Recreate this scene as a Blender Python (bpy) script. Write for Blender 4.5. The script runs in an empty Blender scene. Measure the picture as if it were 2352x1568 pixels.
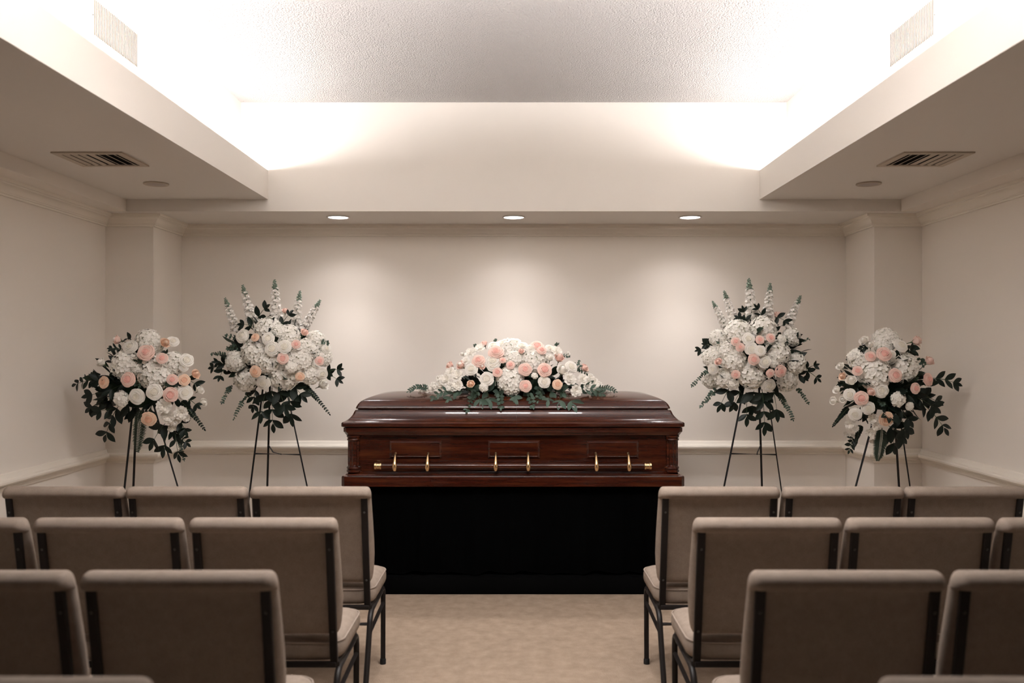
import bpy, bmesh, math, random
from mathutils import Vector, Matrix, Quaternion
R = random.Random(11)
PI = math.pi
scene = bpy.context.scene
COL = scene.collection

# ------------------------------------------------------------------ helpers
def new_obj(name, mesh, mats, parent=None, loc=(0, 0, 0)):
    o = bpy.data.objects.new(name, mesh)
    COL.objects.link(o)
    if mats is not None:
        for m in (mats if isinstance(mats, (list, tuple)) else [mats]):
            mesh.materials.append(m)
    o.parent = parent
    o.location = loc
    return o

def done(bm, name, smooth=True, angle=None):
    bmesh.ops.recalc_face_normals(bm, faces=bm.faces[:])
    me = bpy.data.meshes.new(name)
    bm.to_mesh(me)
    bm.free()
    if smooth:
        for p in me.polygons:
            p.use_smooth = True
        if angle is not None:
            me.set_sharp_from_angle(angle=math.radians(angle))
    return me

def part(name, bm, mats, parent=None, loc=(0, 0, 0), smooth=True, angle=38, label=None):
    o = new_obj(name, done(bm, name, smooth, angle), mats, parent, loc)
    if label:
        o['label'] = label
    return o

def thing(name, label, cat, loc=(0, 0, 0), group=None):
    o = bpy.data.objects.new(name, None)
    o.empty_display_size = .1
    COL.objects.link(o)
    o.location = loc
    o['label'] = label
    o['category'] = cat
    if group:
        o['group'] = group
    return o

def struct(name, bm, mat, smooth=False, angle=38, label=None):
    o = part(name, bm, mat, None, smooth=smooth, angle=angle)
    o['kind'] = 'structure'
    if label:
        o['label'] = label
    return o

def box(bm, x0, x1, y0, y1, z0, z1, bev=0, mi=0):
    vs = [bm.verts.new((x, y, z)) for x in (x0, x1) for y in (y0, y1) for z in (z0, z1)]
    fs = [bm.faces.new([vs[i] for i in f]) for f in ((0, 1, 3, 2), (4, 6, 7, 5), (0, 4, 5, 1), (2, 3, 7, 6), (0, 2, 6, 4), (1, 5, 7, 3))]
    for f in fs:
        f.material_index = mi
    if bev:
        es = list({e for f in fs for e in f.edges})
        bmesh.ops.bevel(bm, geom=es, offset=bev, segments=2, affect='EDGES', profile=.5)
    return vs

def frame_of(d):
    d = d.normalized()
    u = d.cross(Vector((0, 0, 1)))
    if u.length < 1e-4:
        u = Vector((1, 0, 0))
    u.normalize()
    return u, u.cross(d).normalized()

def tube(bm, pts, rad, seg=10, caps=True, mi=0):
    pts = [Vector(p) for p in pts]
    n = len(pts)
    rads = rad if isinstance(rad, (list, tuple)) else [rad] * n
    rings = []
    u = None
    for i, p in enumerate(pts):
        d = (pts[min(i + 1, n - 1)] - pts[max(i - 1, 0)]).normalized()
        if u is None:
            u, v = frame_of(d)
        else:
            u = (u - d * u.dot(d)).normalized()
            v = d.cross(u)
        rings.append([bm.verts.new(p + (u * math.cos(2 * PI * k / seg) + v * math.sin(2 * PI * k / seg)) * rads[i]) for k in range(seg)])
    for a, b in zip(rings, rings[1:]):
        for k in range(seg):
            f = bm.faces.new((a[k], a[(k + 1) % seg], b[(k + 1) % seg], b[k]))
            f.material_index = mi
    if caps:
        for r in (rings[0], rings[-1]):
            f = bm.faces.new(r)
            f.material_index = mi

def bend(pts, rad, n=5):
    """round the inner corners of a polyline"""
    pts = [Vector(p) for p in pts]
    out = [pts[0]]
    for a, b, c in zip(pts, pts[1:], pts[2:]):
        p = b + (a - b).normalized() * rad
        q = b + (c - b).normalized() * rad
        for k in range(n + 1):
            t = k / n
            out.append(p * (1 - t) ** 2 + b * 2 * t * (1 - t) + q * t * t)
    out.append(pts[-1])
    return out

def lathe(bm, prof, center=(0, 0, 0), seg=32, mi=0, flute=None):
    """prof: list of (radius, z) about the vertical through center"""
    c = Vector(center)
    rings = []
    for i, (r, z) in enumerate(prof):
        ring = []
        for k in range(seg):
            a = 2 * PI * k / seg
            rr = r
            if flute and flute[0] <= i <= flute[1]:
                rr = r * (1 - .13 * (.5 - .5 * math.cos(a * flute[2])))
            ring.append(bm.verts.new(c + Vector((rr * math.cos(a), rr * math.sin(a), z))))
        rings.append(ring)
    for a, b in zip(rings, rings[1:]):
        for k in range(seg):
            f = bm.faces.new((a[k], a[(k + 1) % seg], b[(k + 1) % seg], b[k]))
            f.material_index = mi
    for r in (rings[0], rings[-1]):
        f = bm.faces.new(r)
        f.material_index = mi

def rrect(hx, y0, y1, rad, z, seg=5):
    """rounded rectangle ring, x in +-hx, y in y0..y1"""
    rad = min(rad, hx * .99, (y1 - y0) * .499)
    pts = []
    for cx, cy, a0 in ((hx - rad, y1 - rad, 0), (-hx + rad, y1 - rad, PI / 2), (-hx + rad, y0 + rad, PI), (hx - rad, y0 + rad, 1.5 * PI)):
        for k in range(seg + 1):
            a = a0 + k / seg * PI / 2
            pts.append(Vector((cx + rad * math.cos(a), cy + rad * math.sin(a), z)))
    return pts

def loft(bm, rings, mi=0):
    rv = [[bm.verts.new(p) for p in r] for r in rings]
    n = len(rv[0])
    for a, b in zip(rv, rv[1:]):
        for k in range(n):
            f = bm.faces.new((a[k], a[(k + 1) % n], b[(k + 1) % n], b[k]))
            f.material_index = mi
    for r in (rv[0], rv[-1]):
        f = bm.faces.new(r)
        f.material_index = mi

def sweep(bm, path, profile, side=1):
    """run a moulding profile (out, z) along a plan polyline; out is to the given side, mitred"""
    P = [Vector((x, y)) for x, y in path]
    n = len(P)
    nor = []
    for a, b in zip(P, P[1:]):
        d = (b - a).normalized()
        nor.append(Vector((d.y, -d.x)) * side)
    rows = []
    for i, p in enumerate(P):
        if i == 0:
            m = nor[0]
        elif i == n - 1:
            m = nor[-1]
        else:
            a, b = nor[i - 1], nor[i]
            m = (a + b) / (1 + a.dot(b))
        rows.append([bm.verts.new((p.x + m.x * o, p.y + m.y * o, z)) for o, z in profile])
    k = len(profile)
    for a, b in zip(rows, rows[1:]):
        for j in range(k):
            bm.faces.new((a[j], a[(j + 1) % k], b[(j + 1) % k], b[j]))
    for r in (rows[0], rows[-1]):
        bm.faces.new(r)

def copy_tree(o, parent=None):
    c = o.copy()
    COL.objects.link(c)
    c.parent = parent
    for ch in list(o.children):
        copy_tree(ch, c)
    return c

# ------------------------------------------------------------------ materials
def mat(name, col, rough=.6, spec=.4, metal=0, coat=0, build=None):
    m = bpy.data.materials.new(name)
    m.use_nodes = True
    nt = m.node_tree
    b = nt.nodes['Principled BSDF']
    b.inputs['Base Color'].default_value = (*col, 1)
    b.inputs['Roughness'].default_value = rough
    b.inputs['Specular IOR Level'].default_value = spec
    b.inputs['Metallic'].default_value = metal
    b.inputs['Coat Weight'].default_value = coat
    b.inputs['Coat Roughness'].default_value = .035
    if build:
        build(nt, b)
    return m

def noise(nt, scale, detail=4, rough=.55, vec=None, stretch=None):
    n = nt.nodes.new('ShaderNodeTexNoise')
    n.inputs['Scale'].default_value = scale
    n.inputs['Detail'].default_value = detail
    n.inputs['Roughness'].default_value = rough
    tc = nt.nodes.new('ShaderNodeTexCoord')
    if stretch:
        mp = nt.nodes.new('ShaderNodeMapping')
        mp.inputs['Scale'].default_value = stretch
        nt.links.new(tc.outputs['Object'], mp.inputs['Vector'])
        nt.links.new(mp.outputs['Vector'], n.inputs['Vector'])
    else:
        nt.links.new(tc.outputs['Object'], n.inputs['Vector'])
    return n

def ramp(nt, src, stops):
    r = nt.nodes.new('ShaderNodeValToRGB')
    el = r.color_ramp.elements
    while len(el) < len(stops):
        el.new(.5)
    for e, (p, c) in zip(el, stops):
        e.position = p
        e.color = (*c, 1)
    nt.links.new(src, r.inputs['Fac'])
    return r

def bump(nt, b, src, strength, dist):
    n = nt.nodes.new('ShaderNodeBump')
    n.inputs['Strength'].default_value = strength
    n.inputs['Distance'].default_value = dist
    nt.links.new(src, n.inputs['Height'])
    nt.links.new(n.outputs['Normal'], b.inputs['Normal'])
    return n

def paint_nodes(nt, b):
    n = noise(nt, 240, 3)
    bump(nt, b, n.outputs['Fac'], .12, .0012)

WALL = (.785, .735, .675)
M_wall = mat('wall paint', WALL, .75, .25, build=paint_nodes)
M_rear_absorb = mat('rear light absorber', (.025, .02, .017), .7, .2)  # for unseen rear surfaces, made dark to soak up bounced light
M_trim = mat('trim paint', (.80, .75, .67), .5, .35)
M_white = mat('upper paint', (.83, .80, .765), .75, .25, build=paint_nodes)

def popcorn(nt, b):
    v = nt.nodes.new('ShaderNodeTexVoronoi')
    v.inputs['Scale'].default_value = 110
    v.inputs['Randomness'].default_value = 1
    tc = nt.nodes.new('ShaderNodeTexCoord')
    nt.links.new(tc.outputs['Object'], v.inputs['Vector'])
    n = noise(nt, 210, 4, .65)
    mx = nt.nodes.new('ShaderNodeMath')
    mx.operation = 'SUBTRACT'
    nt.links.new(n.outputs['Fac'], mx.inputs[0])
    nt.links.new(v.outputs['Distance'], mx.inputs[1])
    bump(nt, b, mx.outputs[0], 1.0, .016)
M_soffit = mat('soffit paint', (.72, .685, .64), .75, .25, build=paint_nodes)
M_ceiling = mat('popcorn ceiling', (.82, .79, .775), .9, .1, build=popcorn)

def carpet_nodes(nt, b):
    n1 = noise(nt, 15, 5, .6)
    n2 = noise(nt, 320, 3, .7)
    mx = nt.nodes.new('ShaderNodeMath')
    mx.operation = 'MULTIPLY_ADD'
    mx.inputs[1].default_value = .55
    nt.links.new(n2.outputs['Fac'], mx.inputs[0])
    nt.links.new(n1.outputs['Fac'], mx.inputs[2])
    r = ramp(nt, mx.outputs[0], [(.5, (.31, .235, .175)), (1.0, (.44, .34, .257))])
    nt.links.new(r.outputs['Color'], b.inputs['Base Color'])
    n3 = noise(nt, 130, 4, .7)
    bump(nt, b, n3.outputs['Fac'], .7, .01)
M_carpet = mat('beige carpet', (.45, .34, .26), .95, .05, build=carpet_nodes)

def fabric_nodes(nt, b):
    n1 = noise(nt, 420, 3, .7)
    n2 = noise(nt, 30, 3, .6)
    mx = nt.nodes.new('ShaderNodeMath')
    mx.operation = 'MULTIPLY_ADD'
    mx.inputs[1].default_value = .5
    nt.links.new(n2.outputs['Fac'], mx.inputs[0])
    nt.links.new(n1.outputs['Fac'], mx.inputs[2])
    r = ramp(nt, mx.outputs[0], [(.4, (.205, .161, .129)), (1.05, (.35, .284, .234))])
    nt.links.new(r.outputs['Color'], b.inputs['Base Color'])
    bump(nt, b, n1.outputs['Fac'], .35, .002)
    b.inputs['Sheen Weight'].default_value = .0
    b.inputs['Sheen Roughness'].default_value = .5
M_fabric = mat('taupe upholstery', (.38, .29, .23), .9, .1, build=fabric_nodes)
M_piping = mat('taupe piping', (.33, .27, .225), .9, .1)
M_steel = mat('dark bronze steel tube', (.012, .009, .008), .45, .3)
M_rubber = mat('black rubber', (.012, .012, .012), .7, .3)
M_bolt = mat('dull steel bolt', (.09, .085, .08), .4, .5, .6)
M_easel = mat('black easel wire', (.008, .008, .009), .45, .4)

def wood_nodes(nt, b):
    n = noise(nt, 4, 6, .65, stretch=(.6, 9, 9))
    n2 = noise(nt, 60, 4, .7, stretch=(.35, 6, 6))
    mx = nt.nodes.new('ShaderNodeMath')
    mx.operation = 'MULTIPLY_ADD'
    mx.inputs[1].default_value = .35
    nt.links.new(n2.outputs['Fac'], mx.inputs[0])
    nt.links.new(n.outputs['Fac'], mx.inputs[2])
    r = ramp(nt, mx.outputs[0], [(.40, (.014, .0021, .0012)), (.68, (.040, .0070, .0023)), (.95, (.098, .024, .0065))])
    nt.links.new(r.outputs['Color'], b.inputs['Base Color'])
M_wood = mat('polished mahogany', (.05, .01, .006), .26, .25, 0, .5, build=wood_nodes)
M_brass = mat('polished brass', (.83, .58, .32), .24, .5, 1)
M_black = mat('black drape cloth', (.0012, .0012, .0013), .95, .02)
M_blackw = mat('black painted base', (.0012, .0012, .0013), .8, .05)
M_metalw = mat('white painted metal', (.72, .68, .65), .45, .4)
M_beigem = mat('beige painted metal', (.50, .43, .35), .5, .3)
M_dark = mat('duct shade', (.012, .010, .009), .9, .1)  # shade inside the ceiling vents put into the colour
M_speaker = mat('speaker mesh', (.42, .37, .34), .6, .3)

def petal_mat(name, col, rough=.65, trans=.13):
    m = mat(name, col, rough, .2)
    nt = m.node_tree
    b = nt.nodes['Principled BSDF']
    out = nt.nodes['Material Output']
    t = nt.nodes.new('ShaderNodeBsdfTranslucent')
    t.inputs['Color'].default_value = (*col, 1)
    mx = nt.nodes.new('ShaderNodeMixShader')
    mx.inputs[0].default_value = trans
    nt.links.new(b.outputs[0], mx.inputs[1])
    nt.links.new(t.outputs[0], mx.inputs[2])
    nt.links.new(mx.outputs[0], out.inputs[0])
    return m
M_pw = petal_mat('white petal', (.94, .915, .865))
M_pwi = petal_mat('cream inner petal', (.90, .86, .77))
M_pp = petal_mat('blush petal', (.93, .72, .645))
M_ppi = petal_mat('coral inner petal', (.92, .555, .49))
M_po = petal_mat('peach petal', (.93, .72, .57))
M_poi = petal_mat('apricot inner petal', (.90, .59, .42))
M_hyd = petal_mat('hydrangea petal', (.94, .92, .87))
M_hydc = mat('hydrangea heart', (.55, .56, .42), .8, .1)
M_spk = petal_mat('cool white petal', (.93, .905, .87))
M_leaf = mat('dark green leaf', (.007, .0145, .0095), .45, .3)
M_leaf2 = mat('mid green leaf', (.018, .034, .020), .5, .3)
M_euc = mat('grey green eucalyptus leaf', (.065, .105, .080), .6, .3)
M_stem = mat('green stem', (.04, .065, .03), .6, .3)
M_sepal = mat('green sepal', (.09, .14, .06), .6, .3)
M_tip = mat('green flower bud', (.20, .27, .21), .6, .3)
M_seed = petal_mat('pale green seed head', (.50, .52, .36))
M_foam = mat('green floral foam', (.012, .022, .012), .9, .1)

def emit(name, col, strength):
    m = bpy.data.materials.new(name)
    m.use_nodes = True
    nt = m.node_tree
    nt.nodes.clear()
    e = nt.nodes.new('ShaderNodeEmission')
    e.inputs[0].default_value = (*col, 1)
    e.inputs[1].default_value = strength
    o = nt.nodes.new('ShaderNodeOutputMaterial')
    nt.links.new(e.outputs[0], o.inputs[0])
    return m
M_lamp = emit('lit lamp lens', (1, .96, .93), 6)

# ------------------------------------------------------------------ the room
XW, YB, YP, XP = 2.77, 6.41, 5.907, 2.445      # side walls, end wall, pier fronts, pier sides
YR = -.9                                       # unseen rear wall, set close and dark to dim the chair backs
ZC, ZS, ZP = 3.148, 2.508, 2.43                 # raised ceiling, side soffit, perimeter strip
YS = 5.746
YT = 2.2                                        # unseen rear end of the tray, set forward to dim the chair backs
bm = bmesh.new(); box(bm, -XW - .1, XW + .1, YR - .1, YB + .1, -.1, 0); struct('floor', bm, M_carpet)
bm = bmesh.new(); box(bm, -XW - .1, XW + .1, YB, YB + .1, 0, 3.3); struct('wall_back', bm, M_wall)
bm = bmesh.new(); box(bm, -XW - .1, -XW, YR, YB, 0, 3.3); struct('wall_left', bm, M_wall)
bm = bmesh.new(); box(bm, XW, XW + .1, YR, YB, 0, 3.3); struct('wall_right', bm, M_wall)
bm = bmesh.new(); box(bm, -XW - .1, XW + .1, YR - .1, YR, 0, 3.3); struct('wall_front', bm, M_rear_absorb)
for s in (-1, 1):
    bm = bmesh.new(); box(bm, min(s * XP, s * XW), max(s * XP, s * XW), YP, YB, 0, ZP)
    struct('wall_pier', bm, M_wall)
bm = bmesh.new(); box(bm, -2.0, 2.0, YT - .05, YS + .02, ZC, ZC + .1); struct('ceiling', bm, M_ceiling)
bm = bmesh.new(); box(bm, -XW, XW, YS, YB, ZP, 3.3); struct('ceiling_soffit', bm, M_soffit)
bm = bmesh.new(); box(bm, -XW, XW, YR, YT, ZS, 3.3); struct('ceiling_soffit', bm, M_rear_absorb)  # unseen rear ceiling, darkened to cut bounce onto the chair backs
bm = bmesh.new(); box(bm, -1.64, 1.64, YT, YT + .15, ZS, 2.54); box(bm, -1.64, 1.64, YT + .15, YT + .168, ZS, 2.70); struct('ceiling_soffit', bm, M_soffit)  # unseen rear trough, its lip added to shield the fill strip
bm = bmesh.new(); box(bm, -1.9, 1.9, YT, YT + .02, 2.54, ZC); struct('wall_tray', bm, M_white)
for s in (-1, 1):
    def sx(a, b): return (min(s * a, s * b), max(s * a, s * b))
    bm = bmesh.new()
    box(bm, *sx(1.640, 2.557), YT, YS, ZS, 2.54)          # soffit board
    box(bm, *sx(1.622, 1.640), YT, YS, ZS, 2.70)          # upright lip that hides the cove lamps
    struct('ceiling_soffit', bm, M_soffit)
    bm = bmesh.new(); box(bm, *sx(1.80, 1.9), YT, YS, 2.54, ZC); struct('wall_tray', bm, M_white)
    bm = bmesh.new(); box(bm, *sx(2.557, XW), YR, YS, ZP, 2.7); struct('ceiling_soffit', bm, M_wall)

path = [(-XW, YR), (-XW, YP), (-XP, YP), (-XP, YB), (XP, YB), (XP, YP), (XW, YP), (XW, YR)]
crown = [(0, 2.350), (.016, 2.350), (.016, 2.361), (.022, 2.3625), (.023, 2.369), (.028, 2.372), (.033, 2.382), (.042, 2.393), (.056, 2.402), (.066, 2.405), (.067, 2.412), (.078, 2.413), (.080, 2.4295), (0, 2.4295)]
bm = bmesh.new(); sweep(bm, path, crown); struct('trim_1', bm, M_trim, True, 25, 'crown moulding round the top of the walls and piers')
rail = [(0, .750), (.010, .750), (.013, .757), (.013, .766), (.024, .769), (.026, .779), (.028, .781), (.042, .786), (.050, .796), (.051, .806), (.046, .815), (.030, .819), (.022, .828), (.014, .842), (0, .846)]
bm = bmesh.new(); sweep(bm, path, rail); struct('trim_2', bm, M_trim, True, 25, 'chair rail round the walls and piers')
base = [(0, 0), (.015, 0), (.015, .085), (.010, .098), (0, .10)]
bm = bmesh.new(); sweep(bm, path, base); struct('trim_3', bm, M_trim, True, 25, 'baseboard round the walls and piers')

# ------------------------------------------------------------------ ceiling fittings
def downlight(x, label):
    t = thing('recessed_downlight', label, 'ceiling light', (x, 5.99, ZP), 'downlights over the casket')
    bm = bmesh.new(); lathe(bm, [(.070, .0), (.078, -.001), (.080, -.005), (.074, -.008), (.068, -.006), (.067, -.001)], seg=40)
    part('trim_ring', bm, M_metalw, t)
    bm = bmesh.new(); lathe(bm, [(.067, -.001), (.067, -.0045), (.03, -.0055), (.002, -.0058)], seg=40)
    part('lens', bm, M_lamp, t)
    return t
for x, l in ((-1.207, 'lit round downlight nearest the left of the casket lid'), (0, 'lit round downlight straight above the casket flowers'), (1.213, 'lit round downlight nearest the right of the casket lid')):
    downlight(x, l)
for x, l in ((-2.13, 'round flush ceiling speaker on the left soffit beside the slatted vent'), (2.115, 'round flush ceiling speaker on the right soffit beside the slatted vent')):
    t = thing('ceiling_speaker', l, 'speaker', (x, 5.187, ZS), 'ceiling speakers')
    bm = bmesh.new(); lathe(bm, [(.064, 0), (.072, 0), (.073, -.006), (.070, -.009), (.064, -.008)], seg=40)
    part('rim', bm, M_beigem, t)
    bm = bmesh.new(); lathe(bm, [(.064, -.002), (.064, -.007), (.04, -.0095), (.002, -.0105)], seg=40)
    part('grille', bm, M_speaker, t, label='grey perforated speaker grille')

def ceiling_vent(cx, s, label):
    t = thing('ceiling_vent', label, 'air vent', (cx, 4.515, ZS), 'soffit air vents')
    hx, hy = .178, .165
    bm = bmesh.new()
    for a in ((-hx, hx, -hy, -hy + .034), (-hx, hx, hy - .034, hy), (-hx, -hx + .036, -hy + .034, hy - .034), (hx - .036, hx, -hy + .034, hy - .034)):
        box(bm, *a, -.008, 0)
    part('frame', bm, M_beigem, t, smooth=False)
    bm = bmesh.new(); box(bm, -hx + .036, hx - .036, -hy + .034, hy - .034, -.0015, -.0005)  # thin solid sheet in place of an open duct
    part('duct_backing', bm, M_dark, t, smooth=False, label='dark sheet for the shaded duct behind the slats')
    n = 7
    w = 2 * (hx - .036)
    for k in range(n):
        x = -hx + .036 + w * (k + .5) / n
        dx = .011 * (1 if k < n / 2 - .6 else -1 if k > n / 2 else 0)
        bm = bmesh.new()
        half = .016 if abs(k - 3) < .1 else .009
        p = [(x - half, -.0025 - (.006 if dx > 0 else 0)), (x + half, -.0025 - (.006 if dx < 0 else 0))]
        vs = []
        for y in (-hy + .034, hy - .034):
            for (px, pz) in p:
                for dz in (0, -.0012):
                    vs.append(bm.verts.new((px, y, pz + dz)))
        for f in ((0, 1, 3, 2), (4, 6, 7, 5), (0, 4, 5, 1), (2, 3, 7, 6), (0, 2, 6, 4), (1, 5, 7, 3)):
            bm.faces.new([vs[i] for i in f])
        part('slat', bm, M_beigem, t, smooth=False)
    return t
ceiling_vent(-2.137, -1, 'square slatted air vent in the left side soffit')
ceiling_vent(2.128, 1, 'square slatted air vent in the right side soffit')

def wall_grille(s, label):
    t = thing('return_air_grille', label, 'air grille', (s * 1.80, 3.935, 2.943), 'cove wall grilles')
    hy, hz = .222, .079
    q = lambda a, b: (min(-s * a, -s * b), max(-s * a, -s * b))
    bm = bmesh.new()
    for y0, y1, z0, z1 in ((-hy - .022, hy + .022, hz, hz + .022), (-hy - .022, hy + .022, -hz - .022, -hz), (-hy - .022, -hy, -hz, hz), (hy, hy + .022, -hz, hz)):
        box(bm, *q(0, .010), y0, y1, z0, z1, .002)
    part('frame', bm, M_metalw, t)
    bm = bmesh.new(); box(bm, *q(0, .001), -hy, hy, -hz, hz)
    part('duct_backing', bm, M_beigem, t, smooth=False)
    n = 30
    for k in range(n):
        y = -hy + 2 * hy * (k + .5) / n
        bm = bmesh.new()
        c = [bm.verts.new((-s * a, y + dy, z)) for a, dy in ((.001, .004), (.0075, -.0035), (.0085, -.002), (.002, .0055)) for z in (-hz, hz)]
        for f in ((0, 1, 3, 2), (2, 3, 5, 4), (4, 5, 7, 6), (6, 7, 1, 0), (0, 2, 4, 6), (1, 7, 5, 3)):
            bm.faces.new([c[i] for i in f])
        part('slat', bm, M_metalw, t, smooth=False)
    bm = bmesh.new(); lathe(bm, [(.001, -.003), (.003, -.002), (.003, .002), (.001, .003)], (-s * .0105, -hy - .011, 0), 8)
    part('screw', bm, M_bolt, t, label='small dark screw head')
wall_grille(-1, 'white slatted air grille high on the left wall of the raised tray')
wall_grille(1, 'white slatted air grille high on the right wall of the raised tray')

# ------------------------------------------------------------------ bier
bier = thing('bier', 'black draped bier carrying the casket at the front of the room', 'bier', (0, 5.755, 0))
bm = bmesh.new(); box(bm, -1.03, 1.03, -.355, .345, 0, .105, .006)
part('plinth', bm, M_blackw, bier, label='black painted plinth')
bm = bmesh.new(); box(bm, -.96, .96, -.28, .28, .62, .665, .004)
part('top_board', bm, M_blackw, bier)
bm = bmesh.new()
per = []
hx, hy, st = 1.0, .30, .0125
def side(a, b, n):
    for k in range(n):
        t = k / n
        per.append((a[0] + (b[0] - a[0]) * t, a[1] + (b[1] - a[1]) * t))
side((-hx, -hy), (hx, -hy), 160); side((hx, -hy), (hx, hy), 48); side((hx, hy), (-hx, hy), 160); side((-hx, hy), (-hx, -hy), 48)
rows = []
ph = [R.uniform(0, 6.28) for _ in range(6)]
N = len(per)
for j in range(9):
    z = .664 - j / 8 * .544
    row = []
    for i, (x, y) in enumerate(per):
        a = 2 * PI * i / N
        amp = (.004 + .012 * j / 8)
        w = math.sin(a * 46 + ph[0]) * .6 + math.sin(a * 31 + ph[1] + j * .1) * .5 + math.sin(a * 17 + ph[2]) * .4
        nx, ny = (0, -1 if y < 0 else 1) if abs(abs(y) - hy) < 1e-6 else (1 if x > 0 else -1, 0)
        zz = z + (math.sin(a * 23 + ph[3]) * .008 + math.sin(a * 9 + ph[4]) * .006 if j == 8 else 0)
        row.append(bm.verts.new((x + nx * amp * w, y + ny * amp * w, zz)))
    rows.append(row)
for a, b in zip(rows, rows[1:]):
    for i in range(N):
        bm.faces.new((a[i], a[(i + 1) % N], b[(i + 1) % N], b[i]))
part('skirt', bm, M_black, bier, label='black pleated cloth skirt')

# ------------------------------------------------------------------ casket
casket = thing('casket', 'closed dark red polished wooden casket with brass bar handle on black bier', 'casket', (-.005, 5.755, .666))
HL, HW = 1.066, .358
def crect(hx, hy, z, c=.012):
    c = min(c, hx * .4, hy * .4)
    return [Vector((hx, -hy + c, z)), Vector((hx, hy - c, z)), Vector((hx - c, hy, z)), Vector((-hx + c, hy, z)), Vector((-hx, hy - c, z)), Vector((-hx, -hy + c, z)), Vector((-hx + c, -hy, z)), Vector((hx - c, -hy, z))]
def rings(spec, c=.012):
    return [crect(HL - e, HW - f, z, c) for f, e, z in spec]
def smoothprof(P, n=4):
    out = []
    m = len(P)
    for i in range(m - 1):
        p0, p1, p2, p3 = P[max(i - 1, 0)], P[i], P[i + 1], P[min(i + 2, m - 1)]
        for k in range(n):
            t = k / n
            out.append(tuple(.5 * ((2 * b) + (-a + c) * t + (2 * a - 5 * b + 4 * c - d) * t * t + (-a + 3 * b - 3 * c + d) * t ** 3) for a, b, c, d in zip(p0, p1, p2, p3)))
    out.append(P[-1])
    return out
# base moulding
bm = bmesh.new()
loft(bm, rings([(.02, .02, 0), (.004, .004, .0), (0, 0, .004), (0, 0, .060), (.003, .003, .066), (.008, .010, .068), (.016, .020, .070), (.020, .024, .076), (.028, .032, .080), (.036, .038, .088), (.05, .05, .092)], .02))
part('base_moulding', bm, M_wood, casket, angle=30)
# body
bm = bmesh.new()
loft(bm, rings([(.06, .06, .088), (.06, .06, .325)], .03))
part('body', bm, M_wood, casket, angle=30)
# frieze under the lid
bm = bmesh.new()
loft(bm, rings([(.055, .055, .312), (.030, .030, .316), (.024, .024, .320), (.018, .016, .334), (.014, .012, .338), (.012, .010, .342), (.012, .010, .366), (.03, .03, .372)], .02))
part('frieze_moulding', bm, M_wood, casket, angle=30)
# lid in two halves, split over the middle
rim = [(.02, .02, .372), (.003, .003, .372), (0, 0, .376), (0, 0, .394), (.004, .004, .400), (.012, .010, .403)]
ogee = smoothprof([(.012, .010, .403), (.030, .026, .410), (.048, .044, .424), (.060, .060, .444), (.068, .068, .462), (.074, .074, .472)], 4)
groove = [(.090, .088, .473), (.090, .088, .480)]
crownp = [(.077, .078, .480), (.075, .076, .484), (.076, .078, .488)] + smoothprof([(.078, .080, .494), (.090, .092, .513), (.108, .115, .532), (.148, .152, .549), (.205, .200, .562), (.27, .255, .571), (.325, .31, .576)], 5) + [(.350, .335, .577)]
lidspec = rim + ogee + groove + crownp
for sgn, nm in ((-1, 'foot half'), (1, 'head half')):
    bm = bmesh.new()
    loft(bm, rings(lidspec, .012))
    bmesh.ops.bisect_plane(bm, geom=bm.verts[:] + bm.edges[:] + bm.faces[:], plane_co=(.022 + .0006 * sgn, 0, 0), plane_no=(-sgn, 0, 0), clear_outer=True)
    bmesh.ops.holes_fill(bm, edges=[e for e in bm.edges if e.is_boundary], sides=0)
    part('lid', bm, M_wood, casket, angle=24)
# corner columns
for sx_ in (-1, 1):
    for sy_ in (-1, 1):
        bm = bmesh.new()
        r = .046
        prof = [(.01, .088), (r, .088), (r, .096), (r * .99, .100), (r * .88, .104), (r * .96, .108), (r * 1.0, .114), (r * .96, .120), (r * .84, .124), (r * .84, .132), (r * .86, .138), (r * .84, .275), (r * .84, .282), (r * .92, .286), (r * .97, .291), (r * .92, .296), (r * .84, .299), (r * .92, .302), (r, .308), (r, .316), (.01, .316)]
        lathe(bm, prof, (sx_ * (HL - .070), sy_ * (HW - .062), 0), 96, 0, (9, 11, 12))
        part('corner_column', bm, M_wood, casket, angle=30)
# raised panels on both long sides
for sy_ in (-1, 1):
    for px in (-.610, .006, .624):
        bm = bmesh.new()
        hx_, z0, z1 = .163, .170, .284
        y0 = HW - .0605
        L = []
        for ins, dep in ((0, 0), (0, .004), (.002, .006), (.013, .0135), (.016, .0125), (.019, .013), (.03, .013)):
            x0_, x1_ = px - hx_ + ins, px + hx_ - ins
            yy = sy_ * (y0 + dep)
            L.append([Vector((x0_, yy, z0 + ins)), Vector((x1_, yy, z0 + ins)), Vector((x1_, yy, z1 - ins)), Vector((x0_, yy, z1 - ins))])
        loft(bm, L)
        part('raised_panel', bm, M_wood, casket, smooth=False)
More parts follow.
